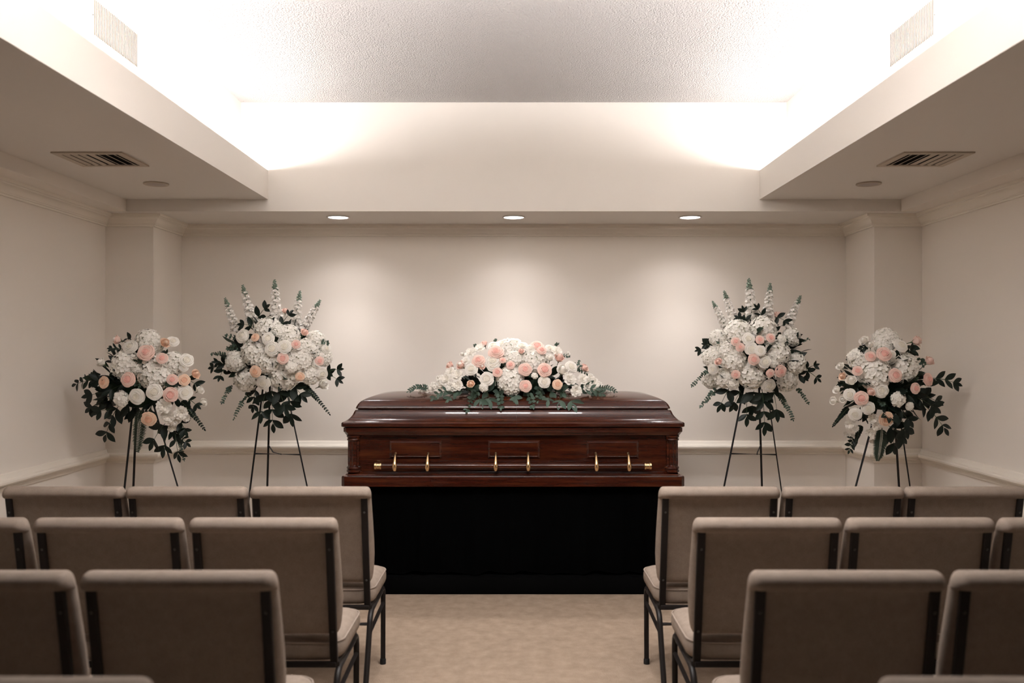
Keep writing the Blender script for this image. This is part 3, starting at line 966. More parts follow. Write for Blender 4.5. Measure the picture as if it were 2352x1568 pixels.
SPRAYS = {
 'low, by the left wall': ((-2.2737, 5.3000, 1.3130), [
  ('H', 0.0637, -0.0653, 0.2874, 0.0561, -0.7692, 0.6366, 0.0653), ('H', 0.1256, -0.0984, 0.239, 0.1233, -0.8516, 0.5095, 0.0451),
  ('BB', -0.0972, -0.0984, 0.2644, -0.8175, -0.4999, 0.2861, 0.035), ('R', -0.0055, -0.1399, 0.2276, -0.0958, -0.8719, 0.4801, 0.0476),
  ('H', 0.0696, -0.106, 0.2361, 0.0351, -0.8676, 0.496, 0.0405), ('P', 0.1139, -0.1973, 0.1942, 0.0416, -0.9133, 0.4052, 0.0526),
  ('BO', 0.2017, -0.1265, 0.2444, 0.6646, -0.5803, 0.4707, 0.0365), ('W', 0.2389, -0.0997, 0.2615, 0.3327, -0.7017, 0.6301, 0.0395),
  ('P', 0.2151, -0.2082, 0.1584, 0.1795, -0.9216, 0.3442, 0.0359), ('H', 0.2532, -0.122, 0.135, 0.2907, -0.9032, 0.3158, 0.0646),
  ('W', 0.3344, -0.1362, 0.1464, 0.4386, -0.8202, 0.3674, 0.0448), ('H', -0.0395, -0.1515, 0.1243, -0.1437, -0.9491, 0.2802, 0.0837),
  ('H', 0.1441, -0.1634, 0.0744, 0.0998, -0.9761, 0.193, 0.0919), ('H', 0.0369, -0.1603, 0.1021, -0.0429, -0.9703, 0.2379, 0.039),
  ('BW', -0.1733, -0.1399, 0.1297, -0.6467, -0.5075, 0.5693, 0.0347), ('O', -0.1313, -0.2111, 0.015, -0.3245, -0.9405, 0.1008, 0.0386),
  ('P', 0.0263, -0.2428, 0.0326, -0.1067, -0.9869, 0.1207, 0.0466), ('P', 0.2804, -0.22, 0.0318, 0.2653, -0.9559, 0.1263, 0.0341),
  ('O', 0.3412, -0.1913, 0.028, 0.3905, -0.9115, 0.1292, 0.036), ('BO', 0.3734, -0.0976, 0.0585, 0.8077, -0.4529, 0.3775, 0.0338),
  ('P', 0.2641, -0.2065, -0.0598, 0.2539, -0.9668, -0.0297, 0.0469), ('W', 0.1754, -0.2257, -0.0422, 0.1088, -0.9941, -0.0009, 0.0506),
  ('R', 0.0634, -0.2085, -0.0707, -0.036, -0.9983, -0.0467, 0.0497), ('C', -0.0381, -0.1977, -0.0851, -0.175, -0.9819, -0.0718, 0.0525),
  ('W', 0.3412, -0.1767, -0.0475, 0.4099, -0.9121, -0.0061, 0.0455), ('BW', 0.3906, -0.0669, -0.0389, 0.8223, -0.4244, 0.3791, 0.0295),
  ('BW', 0.3846, -0.0025, -0.1166, 0.9142, -0.3763, 0.1505, 0.0316), ('O', 0.1263, -0.1873, -0.2077, 0.0722, -0.9482, -0.3095, 0.0471),
  ('F', 0.2157, -0.1753, -0.1253, 0.2066, -0.9679, -0.1431, 0.0472), ('F', 0.2215, -0.1341, -0.1896, 0.2612, -0.9256, -0.2739, 0.042),
  ('F', 0.2919, -0.1203, -0.1683, 0.3997, -0.8841, -0.2421, 0.0449), ('F', 0.2441, -0.0987, -0.2178, 0.3486, -0.8688, -0.3518, 0.0338),
  ('F', 0.3086, -0.0751, -0.2056, 0.5335, -0.7644, -0.3621, 0.0255), ('F', 0.2234, -0.0088, -0.2854, 0.5105, -0.5679, -0.6457, 0.0356),
  ('F', 0.219, -0.0634, -0.2661, 0.3785, -0.7711, -0.5121, 0.0284), ('R', 0.3183, -0.1382, 0.1017, 0.3908, -0.8807, 0.2675, 0.028),
 ], [
  ('L', -0.1828, -0.0842, 0.0213, -0.3761, -0.0258, -0.0037, 0.06), ('L', -0.1469, -0.0885, -0.0576, -0.2478, -0.1076, -0.065, 0.075),
  ('L', -0.1421, -0.0865, -0.086, -0.2691, -0.0637, -0.144, 0.075), ('L', -0.091, -0.087, -0.1311, -0.194, -0.03, -0.3091, 0.075),
  ('L', -0.1167, -0.0804, -0.1486, -0.1942, -0.1078, -0.1635, 0.07), ('L', 0.1708, -0.0495, -0.2418, 0.1071, -0.0604, -0.3431, 0.085),
  ('L', 0.2015, -0.0405, -0.2425, 0.1643, -0.0475, -0.3843, 0.085), ('L', 0.2157, -0.0185, -0.2616, 0.2543, -0.0592, -0.4227, 0.065),
  ('N', 0.0521, -0.0915, -0.1478, 0.0153, -0.0781, -0.4091, 0.05), ('S', 0.2752, -0.0693, -0.104, 0.4108, -0.068, -0.2685, 0.035),
  ('E', 0.2238, 0.02, -0.3227, 0.2783, -0.0325, -0.4602, 0.02), ('L', 0.2007, 0.02, -0.2881, 0.3156, -0.0863, -0.3516, 0.05),
  ('L', -0.0324, -0.0533, 0.2648, -0.0203, -0.1317, 0.2696, 0.05), ('L', -0.0752, -0.072, 0.2079, -0.1283, -0.1041, 0.2136, 0.03),
  ('L', 0.1157, -0.095, -0.1137, 0.1265, -0.1614, -0.1652, 0.06), ('E', 0.0242, -0.0921, 0.1515, 0.0638, -0.1579, 0.13, 0.03),
  ('E', 0.0131, -0.1055, 0.0109, 0.0708, -0.1743, -0.0087, 0.03), ('E', 0.1896, -0.0964, -0.0121, 0.2353, -0.1687, 0.0077, 0.035),
  ('L', 0.3036, -0.0695, 0.0322, 0.3587, -0.065, -0.0021, 0.06), ('L', 0.3156, -0.0562, -0.0934, 0.3728, -0.0883, -0.1254, 0.05),
  ('L', -0.0387, -0.1031, -0.0005, -0.1021, -0.161, -0.0316, 0.08), ('L', 0.2568, -0.0212, -0.2328, 0.3001, -0.0752, -0.2792, 0.06),
 ]),
 'tall, left of the casket': ((-1.5481, 5.6500, 1.4826), [
  ('H', -0.0223, -0.1314, 0.1788, -0.0849, -0.8775, 0.472, 0.0811), ('H', 0.1158, -0.1507, 0.131, 0.1042, -0.9296, 0.3536, 0.0726),
  ('R', -0.1767, -0.1441, 0.1279, -0.3258, -0.8681, 0.3746, 0.0493), ('O', -0.069, -0.2192, 0.1143, -0.1841, -0.9281, 0.3237, 0.0287),
  ('W', 0.0107, -0.2142, 0.1081, -0.0666, -0.951, 0.302, 0.0437), ('BP', 0.0672, -0.0014, 0.2858, 0.2078, -0.4374, 0.8749, 0.0272),
  ('BP', 0.2287, -0.1608, 0.1434, 0.541, -0.5579, 0.6293, 0.0315), ('H', 0.2897, -0.0962, 0.1064, 0.4051, -0.8507, 0.3351, 0.0587),
  ('H', 0.2463, -0.1416, 0.0426, 0.2964, -0.9388, 0.1756, 0.0664), ('W', 0.0401, -0.2303, 0.0426, -0.0312, -0.9859, 0.1642, 0.0498),
  ('W', 0.1202, -0.2392, 0.055, 0.0748, -0.9789, 0.1901, 0.0466), ('P', 0.1927, -0.231, 0.0706, 0.1812, -0.9569, 0.2271, 0.0299),
  ('H', -0.1005, -0.1663, 0.0237, -0.202, -0.9706, 0.1308, 0.0831), ('H', -0.0021, -0.1803, -0.0453, -0.0706, -0.9975, -0.0103, 0.0741),
  ('P', 0.1111, -0.2399, -0.0195, 0.0623, -0.9973, 0.04, 0.0385), ('H', 0.1963, -0.1699, -0.0298, 0.21, -0.9775, 0.0219, 0.0805),
  ('P', 0.3273, -0.1649, -0.0361, 0.4438, -0.8961, 0.01, 0.0302), ('H', 0.345, -0.101, -0.0147, 0.5124, -0.8564, 0.0635, 0.0522),
  ('H', -0.2416, -0.1291, -0.0398, -0.4296, -0.903, 0.0027, 0.0621), ('O', -0.0666, -0.2272, -0.1037, -0.1907, -0.9716, -0.1401, 0.0405),
  ('H', -0.1856, -0.0952, -0.1679, -0.3605, -0.8772, -0.3171, 0.0753), ('R', -0.035, -0.1641, -0.1778, -0.1278, -0.9376, -0.3235, 0.0491),
  ('H', 0.0849, -0.1414, -0.1408, 0.0683, -0.9736, -0.2178, 0.0873), ('O', 0.2069, -0.1875, -0.138, 0.2423, -0.9438, -0.2247, 0.0314),
  ('H', 0.2607, -0.1223, -0.1288, 0.3661, -0.907, -0.2081, 0.0622), ('W', 0.3355, -0.1159, -0.1226, 0.5527, -0.8043, -0.2183, 0.0394),
  ('BW', 0.3129, 0.0021, -0.191, 0.819, -0.4195, 0.3916, 0.0454), ('H', 0.0608, -0.1574, 0.1561, 0.0251, -0.9113, 0.4111, 0.0504),
  ('R', 0.3604, -0.1135, 0.0426, 0.5442, -0.8137, 0.2042, 0.0318), ('C', 0.1561, -0.2096, -0.0761, 0.1403, -0.9872, -0.076, 0.0437),
 ], [
  ('K', -0.2574, 0.02, 0.1533, -0.3422, 0.05, 0.3731, 0), ('K', -0.1532, 0.02, 0.2119, -0.2277, 0.05, 0.4582, 0),
  ('K', 0.003, 0.02, 0.2249, -0.0183, 0.05, 0.4928, 0), ('K', 0.1169, 0.02, 0.1598, 0.1499, 0.05, 0.4189, 0),
  ('K', 0.1755, 0.02, 0.1598, 0.2828, 0.05, 0.362, 0), ('L', -0.3189, -0.0397, -0.0798, -0.3952, -0.0239, -0.0801, 0.055),
  ('L', -0.302, -0.0519, -0.0602, -0.3453, -0.0757, -0.047, 0.05), ('L', -0.3205, -0.0349, -0.0928, -0.3275, -0.0906, -0.1361, 0.05),
  ('L', -0.103, -0.0293, 0.2362, -0.041, -0.0881, 0.298, 0.06), ('L', 0.0576, -0.0747, 0.1834, 0.11, -0.0794, 0.2601, 0.05),
  ('L', -0.1253, -0.0625, 0.1837, -0.1852, -0.0659, 0.1965, 0.055), ('E', -0.3, -0.058, 0.0041, -0.3871, -0.0659, 0.0073, 0.022),
  ('E', -0.2867, 0.02, -0.1983, -0.3213, -0.0709, -0.3033, 0.026), ('E', -0.1654, 0.0064, -0.2431, -0.2401, -0.0845, -0.4047, 0.026),
  ('L', -0.0036, -0.0617, -0.2076, -0.008, -0.0225, -0.442, 0.085), ('L', 0.1041, -0.0563, -0.2079, 0.1215, -0.0616, -0.3937, 0.085),
  ('L', 0.136, -0.0556, -0.2015, 0.1861, -0.0767, -0.2517, 0.08), ('L', -0.0485, -0.0393, -0.2344, -0.0636, -0.0871, -0.3725, 0.08),
  ('L', 0.0389, -0.0527, -0.2209, 0.0866, -0.0874, -0.3342, 0.085), ('S', 0.1975, -0.0441, -0.1955, 0.3659, -0.0794, -0.3731, 0.03),
  ('L', 0.3346, -0.0232, -0.1189, 0.413, -0.0439, -0.1569, 0.055), ('L', 0.3397, -0.0172, -0.1191, 0.4237, -0.0808, -0.0917, 0.055),
  ('E', 0.2864, -0.0673, 0.0811, 0.3643, -0.1169, 0.0775, 0.03), ('E', -0.2331, -0.0662, 0.1067, -0.2863, -0.0799, 0.1257, 0.03),
  ('E', -0.2223, -0.08, 0.049, -0.2623, -0.1337, 0.0426, 0.03), ('L', -0.111, -0.0457, -0.2148, -0.1376, -0.0214, -0.3322, 0.06),
  ('E', 0.0369, -0.0926, 0.1383, 0.0431, -0.1846, 0.1304, 0.03),
 ]),
 'tall, right of the casket': ((1.5679, 5.6500, 1.4826), [
  ('BP', 0.1457, -0.0007, 0.2599, 0.3242, -0.4231, 0.8461, 0.0337), ('H', 0.0309, -0.1283, 0.1852, 0.0995, -0.8654, 0.4912, 0.0811),
  ('H', -0.1406, -0.1299, 0.163, -0.1539, -0.8867, 0.436, 0.0773), ('H', -0.2775, -0.1188, 0.1188, -0.381, -0.8508, 0.362, 0.0521),
  ('H', 0.2251, -0.0964, 0.1287, 0.3983, -0.8298, 0.3909, 0.0561), ('W', -0.1, -0.214, 0.105, -0.0569, -0.9539, 0.2948, 0.0424),
  ('P', -0.033, -0.2309, 0.0986, 0.0436, -0.9587, 0.2809, 0.0299), ('P', 0.0419, -0.2093, 0.1113, 0.1425, -0.939, 0.313, 0.0312),
  ('P', -0.1846, -0.2226, 0.0875, -0.1749, -0.9489, 0.2628, 0.0299), ('P', -0.1579, -0.2326, 0.0519, -0.1304, -0.974, 0.1854, 0.0299),
  ('R', -0.0846, -0.2262, 0.0426, -0.03, -0.986, 0.1642, 0.0448), ('W', -0.0341, -0.2457, 0.0302, 0.0471, -0.9891, 0.1393, 0.0372),
  ('H', 0.1068, -0.1706, 0.0143, 0.2177, -0.9696, 0.1121, 0.0805), ('H', -0.2334, -0.1464, 0.0331, -0.2771, -0.9484, 0.1542, 0.06),
  ('H', -0.1818, -0.1675, -0.0329, -0.1916, -0.9814, 0.0154, 0.0724), ('P', -0.0735, -0.2425, -0.0257, -0.0087, -0.9996, 0.0274, 0.0385),
  ('W', -0.0007, -0.2268, -0.0415, 0.0874, -0.9962, -0.004, 0.0436), ('H', -0.3165, -0.109, -0.0115, -0.45, -0.8904, 0.0681, 0.0585),
  ('BP', -0.2819, -0.1783, -0.0422, -0.5395, -0.641, 0.5459, 0.0302), ('H', -0.055, -0.1526, -0.1278, -0.0186, -0.9823, -0.1865, 0.0871),
  ('P', -0.1771, -0.1983, -0.1233, -0.1858, -0.9651, -0.1843, 0.03), ('P', 0.0329, -0.2289, -0.113, 0.1445, -0.9765, -0.16, 0.0286),
  ('P', 0.1076, -0.2086, -0.1011, 0.2524, -0.958, -0.1358, 0.0412), ('H', 0.2483, -0.1227, -0.0526, 0.4536, -0.8908, -0.0268, 0.0622),
  ('H', -0.2291, -0.1027, -0.1548, -0.3334, -0.9021, -0.2739, 0.0624), ('H', -0.3036, 0.0204, -0.1722, -0.7146, -0.5513, -0.4306, 0.0618),
  ('R', 0.0539, -0.1365, -0.1979, 0.156, -0.9085, -0.3878, 0.0468), ('H', 0.2027, -0.0766, -0.1782, 0.4064, -0.84, -0.3595, 0.0691),
  ('C', -0.1787, -0.1301, -0.1919, -0.2468, -0.8917, -0.3794, 0.0412), ('C', 0.1244, -0.1745, 0.1055, 0.2529, -0.9166, 0.3097, 0.0346),
  ('C', 0.0685, -0.1934, -0.0514, 0.1744, -0.9844, -0.0236, 0.0345), ('R', -0.3051, -0.1284, -0.0905, -0.4427, -0.8888, -0.1182, 0.038),
 ], [
  ('K', -0.1865, 0.02, 0.1793, -0.2675, 0.05, 0.3535, 0), ('K', -0.1247, 0.02, 0.1988, -0.1923, 0.05, 0.4209, 0),
  ('K', -0.014, 0.02, 0.2053, -0.03, 0.05, 0.502, 0), ('K', 0.0837, 0.02, 0.2379, 0.112, 0.05, 0.4712, 0),
  ('K', 0.2073, 0.02, 0.1728, 0.3103, 0.05, 0.3875, 0), ('L', -0.3093, -0.0628, 0.049, -0.3714, -0.0533, 0.0362, 0.045),
  ('L', -0.3091, -0.0618, 0.0554, -0.3407, -0.0886, 0.0681, 0.045), ('E', -0.3128, -0.0498, -0.0924, -0.4157, -0.0342, -0.1992, 0.024),
  ('E', -0.2451, 0.02, -0.2243, -0.3652, -0.0543, -0.33, 0.028), ('L', -0.1797, -0.0316, -0.2154, -0.2346, -0.0454, -0.3177, 0.07),
  ('L', -0.0702, -0.0322, -0.2412, -0.0667, -0.0432, -0.3951, 0.085), ('L', 0.0274, -0.0518, -0.2209, 0.0375, -0.0725, -0.4505, 0.085),
  ('L', -0.1046, -0.0402, -0.2279, -0.1462, -0.0267, -0.3125, 0.08), ('L', -0.023, -0.0481, -0.2275, -0.0294, -0.0243, -0.3385, 0.09),
  ('L', 0.1027, -0.0363, -0.2281, 0.1134, -0.086, -0.3598, 0.085), ('E', 0.152, 0.02, -0.2503, 0.2358, -0.0233, -0.4161, 0.026),
  ('E', 0.2757, 0.02, -0.2178, 0.3325, -0.0239, -0.3094, 0.026), ('L', 0.3169, -0.0319, -0.0993, 0.3834, -0.0445, -0.1473, 0.05),
  ('L', 0.3159, -0.0348, -0.0928, 0.3523, -0.0881, -0.066, 0.045), ('E', 0.2114, -0.0793, 0.0682, 0.337, -0.0295, 0.1007, 0.024),
  ('L', -0.0773, -0.0587, 0.2095, -0.0964, -0.0823, 0.2791, 0.05), ('L', -0.0898, -0.0574, 0.2095, -0.1156, -0.0457, 0.2356, 0.05),
  ('L', 0.0349, -0.0256, 0.2492, 0.0037, -0.0445, 0.2968, 0.05), ('L', 0.1293, -0.0121, 0.2433, 0.1625, -0.0927, 0.2181, 0.05),
  ('E', -0.2359, -0.0777, 0.1002, -0.2801, -0.1571, 0.0804, 0.03), ('E', 0.1875, -0.0739, 0.1194, 0.1537, -0.1413, 0.0679, 0.035),
  ('L', 0.2594, -0.0498, -0.1246, 0.2975, -0.0514, -0.1438, 0.05),
 ]),
 'low, by the right wall': ((2.2472, 5.3000, 1.2997), [
  ('H', 0.0071, -0.0542, 0.3053, 0.0531, -0.7103, 0.7019, 0.0707), ('BW', -0.159, -0.1103, 0.2717, -0.6149, -0.527, 0.5866, 0.0339),
  ('BW', -0.1298, -0.1255, 0.247, -0.3042, -0.6226, 0.721, 0.03), ('H', -0.0295, -0.1013, 0.2417, 0.021, -0.8611, 0.5081, 0.0503),
  ('W', 0.0497, -0.1507, 0.2496, 0.1882, -0.8157, 0.5471, 0.0461), ('BP', 0.2073, -0.0036, 0.2726, 0.8672, -0.404, 0.2912, 0.0401),
  ('P', -0.0749, -0.2075, 0.1984, 0.0201, -0.9108, 0.4123, 0.0472), ('P', -0.1515, -0.1919, 0.1822, -0.1067, -0.9173, 0.3836, 0.0333),
  ('H', -0.1972, -0.1376, 0.1736, -0.2139, -0.9005, 0.3786, 0.0609), ('C', -0.2439, -0.1459, 0.1846, -0.293, -0.8616, 0.4145, 0.0326),
  ('H', -0.1097, -0.1819, 0.0852, -0.0471, -0.977, 0.2081, 0.0905), ('H', 0.0873, -0.1454, 0.1276, 0.2249, -0.9294, 0.2925, 0.0841),
  ('BW', -0.3121, -0.1396, 0.1193, -0.6841, -0.5063, 0.525, 0.0299), ('BO', -0.301, -0.1462, 0.0598, -0.7942, -0.5147, 0.3231, 0.0282),
  ('P', -0.2391, -0.2163, 0.0968, -0.2231, -0.9461, 0.2347, 0.031), ('BW', -0.2603, -0.1744, 0.0364, -0.3436, -0.6477, 0.68, 0.0388),
  ('P', -0.0221, -0.24, 0.0708, 0.1171, -0.9761, 0.1831, 0.0437), ('BP', 0.2354, -0.1024, 0.1514, 0.564, -0.5487, 0.6171, 0.0361),
  ('P', 0.2105, -0.1601, 0.044, 0.469, -0.8672, 0.1672, 0.0411), ('P', 0.1113, -0.2049, -0.0081, 0.3091, -0.9492, 0.0597, 0.0354),
  ('R', -0.0895, -0.1978, -0.0191, -0.0082, -0.9992, 0.0382, 0.0483), ('BP', -0.1521, -0.1932, -0.0301, 0.2613, -0.84, 0.4755, 0.0312),
  ('P', -0.2177, -0.2228, -0.066, -0.1879, -0.9813, -0.0422, 0.0438), ('W', -0.2754, -0.1925, -0.0463, -0.3043, -0.9526, -0.0059, 0.0387),
  ('BW', -0.3355, -0.1442, -0.019, -0.8075, -0.494, 0.3224, 0.0282), ('BW', -0.3419, -0.1099, -0.0862, -0.8506, -0.4829, 0.2081, 0.03),
  ('BW', -0.2983, -0.1393, -0.0762, -0.6339, -0.7198, 0.283, 0.0244), ('C', 0.021, -0.1908, -0.0732, 0.1535, -0.9868, -0.051, 0.0511),
  ('W', -0.1725, -0.2102, -0.1257, -0.1298, -0.9807, -0.146, 0.0418), ('W', -0.2342, -0.1695, -0.1663, -0.2731, -0.934, -0.2303, 0.0421),
  ('F', -0.124, -0.1512, -0.1894, -0.0976, -0.9598, -0.2633, 0.0352), ('F', -0.2387, -0.1045, -0.2259, -0.3727, -0.8452, -0.3831, 0.0355),
  ('F', -0.2131, -0.0948, -0.2487, -0.3413, -0.8287, -0.4437, 0.0301), ('F', -0.1142, -0.0942, -0.2707, -0.1406, -0.8702, -0.4722, 0.0329),
  ('F', -0.1028, -0.1392, -0.2338, -0.076, -0.9275, -0.3661, 0.0272), ('F', -0.2168, 0.0029, -0.2939, -0.5222, -0.5672, -0.6369, 0.0251),
  ('F', -0.1843, -0.0069, -0.3013, -0.4503, -0.5711, -0.6863, 0.0178), ('O', -0.0527, -0.1872, -0.1945, 0.0439, -0.9592, -0.2793, 0.0474),
  ('F', -0.059, 0.0064, -0.3361, -0.1566, -0.5801, -0.7994, 0.0251), ('C', 0.0935, -0.1675, -0.1178, 0.2628, -0.9558, -0.1317, 0.0297),
  ('R', -0.0191, -0.1779, 0.1956, 0.0861, -0.9083, 0.4093, 0.027),
 ], [
  ('L', 0.2795, -0.0504, 0.0457, 0.3958, -0.0827, 0.0193, 0.06), ('L', 0.1853, -0.0747, -0.091, 0.3305, -0.0814, -0.2499, 0.075),
  ('L', 0.1897, -0.0772, -0.0579, 0.2939, -0.0664, -0.0915, 0.075), ('L', 0.0342, -0.0932, -0.1228, 0.1113, -0.0923, -0.1996, 0.08),
  ('L', 0.0484, -0.0858, -0.1562, 0.0978, -0.0859, -0.2605, 0.08), ('L', 0.0087, -0.0634, -0.2405, 0.0823, -0.059, -0.3016, 0.085),
  ('L', 0.012, -0.0557, -0.2578, 0.0539, -0.0293, -0.3573, 0.09), ('N', -0.0309, -0.0593, -0.2519, -0.0456, -0.035, -0.4537, 0.05),
  ('S', -0.2366, -0.0705, -0.1298, -0.3299, -0.0847, -0.2331, 0.03), ('S', -0.1581, -0.0531, -0.2359, -0.1813, -0.0277, -0.3603, 0.035),
  ('L', -0.1738, 0.02, -0.3151, -0.2331, -0.0757, -0.3824, 0.04), ('L', 0.1291, -0.0895, -0.0572, 0.2579, -0.0953, -0.1226, 0.085),
  ('E', 0.0524, -0.1016, -0.0018, 0.0747, -0.1373, -0.022, 0.03), ('E', -0.062, -0.1005, -0.0895, -0.0686, -0.1676, -0.107, 0.03),
  ('L', 0.138, -0.0456, 0.2446, 0.1395, -0.0907, 0.2061, 0.05), ('L', -0.1204, -0.0555, 0.2501, -0.1862, -0.1441, 0.2171, 0.03),
  ('E', -0.0035, -0.0917, 0.1512, 0.0234, -0.1178, 0.1789, 0.025), ('L', 0.0731, -0.0797, 0.1785, 0.1095, -0.1324, 0.2171, 0.05),
  ('L', -0.017, -0.0975, -0.1115, -0.0385, -0.1728, -0.1606, 0.08), ('L', -0.1909, -0.0942, 0.0307, -0.1861, -0.1642, 0.0225, 0.05),
  ('E', 0.1981, -0.059, 0.1618, 0.1811, -0.1305, 0.1246, 0.03), ('L', -0.1756, -0.0971, -0.002, -0.22, -0.1541, -0.0104, 0.06),
 ]),
 'casket': ((0.0000, 5.7550, 1.2430), [
  ('H', -0.0257, -0.2157, 0.0911, -0.0214, -0.9688, 0.2469, 0.0841), ('H', -0.0109, -0.2172, 0.0516, -0.0086, -0.9833, 0.1819, 0.0613),
  ('H', 0.1341, -0.1492, 0.2239, 0.122, -0.8616, 0.4927, 0.0821), ('H', -0.0212, -0.096, 0.2992, -0.0199, -0.734, 0.6788, 0.0788),
  ('H', -0.006, -0.1587, 0.229, -0.0046, -0.8656, 0.5008, 0.062), ('W', -0.132, -0.1118, 0.3062, -0.1324, -0.6774, 0.7236, 0.0423),
  ('W', -0.273, -0.2157, 0.1554, -0.2366, -0.8839, 0.4035, 0.0455), ('W', -0.135, -0.197, 0.2095, -0.121, -0.8746, 0.4695, 0.0516),
  ('W', -0.1348, -0.2035, 0.1799, -0.1186, -0.9046, 0.4095, 0.0446), ('W', -0.1735, -0.234, 0.0917, -0.1484, -0.9569, 0.2495, 0.0493),
  ('P', -0.1043, -0.2462, 0.1344, -0.0906, -0.9423, 0.3222, 0.0334), ('P', -0.0208, -0.2212, 0.1802, -0.0176, -0.9151, 0.4029, 0.0296),
  ('P', 0.0729, -0.2395, 0.153, 0.0652, -0.9337, 0.3519, 0.0453), ('P', 0.1988, -0.2428, 0.1511, 0.1744, -0.9192, 0.353, 0.0492),
  ('P', 0.0756, -0.2581, 0.0464, 0.0666, -0.9831, 0.1707, 0.0412), ('W', 0.1958, -0.246, 0.0725, 0.1687, -0.9619, 0.2149, 0.0423),
  ('BO', -0.2721, -0.2338, 0.0552, -0.1374, -0.8242, 0.5494, 0.0315), ('O', 0.2792, -0.2503, 0.0559, 0.2368, -0.9526, 0.1909, 0.0354),
  ('P', -0.1156, -0.1767, 0.2661, -0.1093, -0.7926, 0.5999, 0.0548), ('BP', -0.1939, -0.0701, 0.3125, -0.2873, -0.5747, 0.7663, 0.0284),
  ('P', -0.229, -0.2039, 0.2096, -0.2066, -0.8384, 0.5044, 0.0456), ('BB', -0.2044, -0.1988, 0.1649, 0.2481, -0.7442, 0.6202, 0.0258),
  ('BP', -0.4134, -0.1219, 0.1713, -0.686, -0.5145, 0.5145, 0.0342), ('BB', -0.3401, -0.169, 0.1763, -0.5774, -0.5774, 0.5774, 0.0379),
  ('R', 0.0543, -0.1221, 0.2991, 0.0547, -0.7331, 0.6779, 0.0463), ('BP', 0.049, -0.1522, 0.264, 0.117, -0.7022, 0.7022, 0.024),
  ('P', 0.1549, -0.1214, 0.3061, 0.1557, -0.6919, 0.705, 0.0483), ('P', 0.1817, -0.1652, 0.276, 0.1745, -0.7655, 0.6194, 0.0339),
  ('W', 0.2374, -0.1211, 0.286, 0.2325, -0.6945, 0.6808, 0.0382), ('BW', 0.2331, -0.1758, 0.2222, 0.1078, -0.647, 0.7548, 0.0319),
  ('BP', 0.294, -0.1541, 0.222, 0.1961, -0.5883, 0.7845, 0.04), ('BW', 0.3116, -0.1975, 0.145, 0.117, -0.7022, 0.7022, 0.0476),
  ('W', 0.3721, -0.1834, 0.1696, 0.3222, -0.8269, 0.461, 0.0448), ('BP', 0.4585, -0.1249, 0.1553, 0.686, -0.5145, 0.5145, 0.0342),
  ('F', 0.355, -0.2178, 0.0862, 0.2957, -0.9182, 0.2635, 0.0445), ('F', 0.4396, -0.1859, 0.0851, 0.3583, -0.8831, 0.303, 0.0378),
  ('F', 0.3948, -0.2142, 0.0119, 0.3246, -0.9388, 0.1151, 0.0416), ('F', 0.5192, -0.0981, 0.0517, 0.4128, -0.8374, 0.3582, 0.0455),
  ('F', 0.5776, -0.0706, 0.0181, 0.4406, -0.86, 0.2576, 0.0305), ('F', 0.6136, -0.0657, 0.0046, 0.4595, -0.8734, 0.1614, 0.0203),
  ('F', -0.3591, -0.1851, 0.1099, -0.2996, -0.8906, 0.3421, 0.0438), ('F', -0.3574, -0.2101, 0.0463, -0.2943, -0.936, 0.1931, 0.0416),
  ('F', -0.4351, -0.1669, 0.0844, -0.3544, -0.8749, 0.33, 0.0459), ('F', -0.49, -0.1085, 0.042, -0.3861, -0.8793, 0.2788, 0.0383),
  ('F', -0.5333, -0.0777, 0.0225, -0.4134, -0.8642, 0.2869, 0.0284), ('F', -0.5804, -0.063, 0.0096, -0.4387, -0.8735, 0.2112, 0.0244),
  ('BW', -0.491, -0.0735, 0.0943, -0.5774, -0.5774, 0.5774, 0.0203), ('F', -0.2787, -0.1011, 0.2537, -0.2678, -0.685, 0.6776, 0.0424),
  ('F', -0.2183, -0.0962, 0.282, -0.2139, -0.6824, 0.699, 0.0384), ('BW', -0.3384, -0.0812, 0.2455, -0.6047, -0.5183, 0.6047, 0.0182),
  ('F', 0.275, -0.1346, 0.2639, 0.2611, -0.728, 0.6339, 0.0401), ('BW', 0.3522, -0.1034, 0.2517, 0.5455, -0.5455, 0.6364, 0.0161),
  ('C', -0.193, -0.2401, 0.0378, -0.1646, -0.9734, 0.1593, 0.0335), ('C', 0.1341, -0.2325, 0.1114, 0.1171, -0.9529, 0.2797, 0.0237),
  ('R', -0.077, -0.0789, 0.3195, -0.0786, -0.6425, 0.7623, 0.0405), ('R', 0.1144, -0.1354, 0.284, 0.1114, -0.763, 0.6367, 0.0401),
  ('F', 0.4979, -0.1109, 0.0925, 0.4093, -0.7988, 0.4409, 0.0302), ('F', -0.406, -0.1553, 0.134, -0.3433, -0.8282, 0.4431, 0.034),
  ('P', -0.0702, -0.2178, 0.2098, -0.0629, -0.883, 0.4652, 0.0218), ('W', 0.0142, -0.0849, 0.3347, 0.0162, -0.592, 0.8058, 0.0354),
  ('F', -0.3054, -0.1668, 0.2042, -0.2757, -0.79, 0.5476, 0.0299), ('F', -0.6175, -0.0488, 0.0079, -0.4611, -0.8551, 0.237, 0.0183),
  ('F', -0.5592, -0.0719, 0.0181, -0.429, -0.8599, 0.2767, 0.0284), ('F', -0.5229, -0.0799, 0.0408, -0.4157, -0.8243, 0.3843, 0.0284),
  ('F', -0.4676, -0.1354, 0.0632, -0.3749, -0.8702, 0.3197, 0.0361), ('F', -0.398, -0.1975, 0.0359, -0.3237, -0.9295, 0.1766, 0.0357),
  ('F', 0.4719, -0.1794, 0.0301, 0.3764, -0.9106, 0.1707, 0.0339), ('F', 0.5462, -0.0804, 0.0246, 0.422, -0.8662, 0.2675, 0.0345),
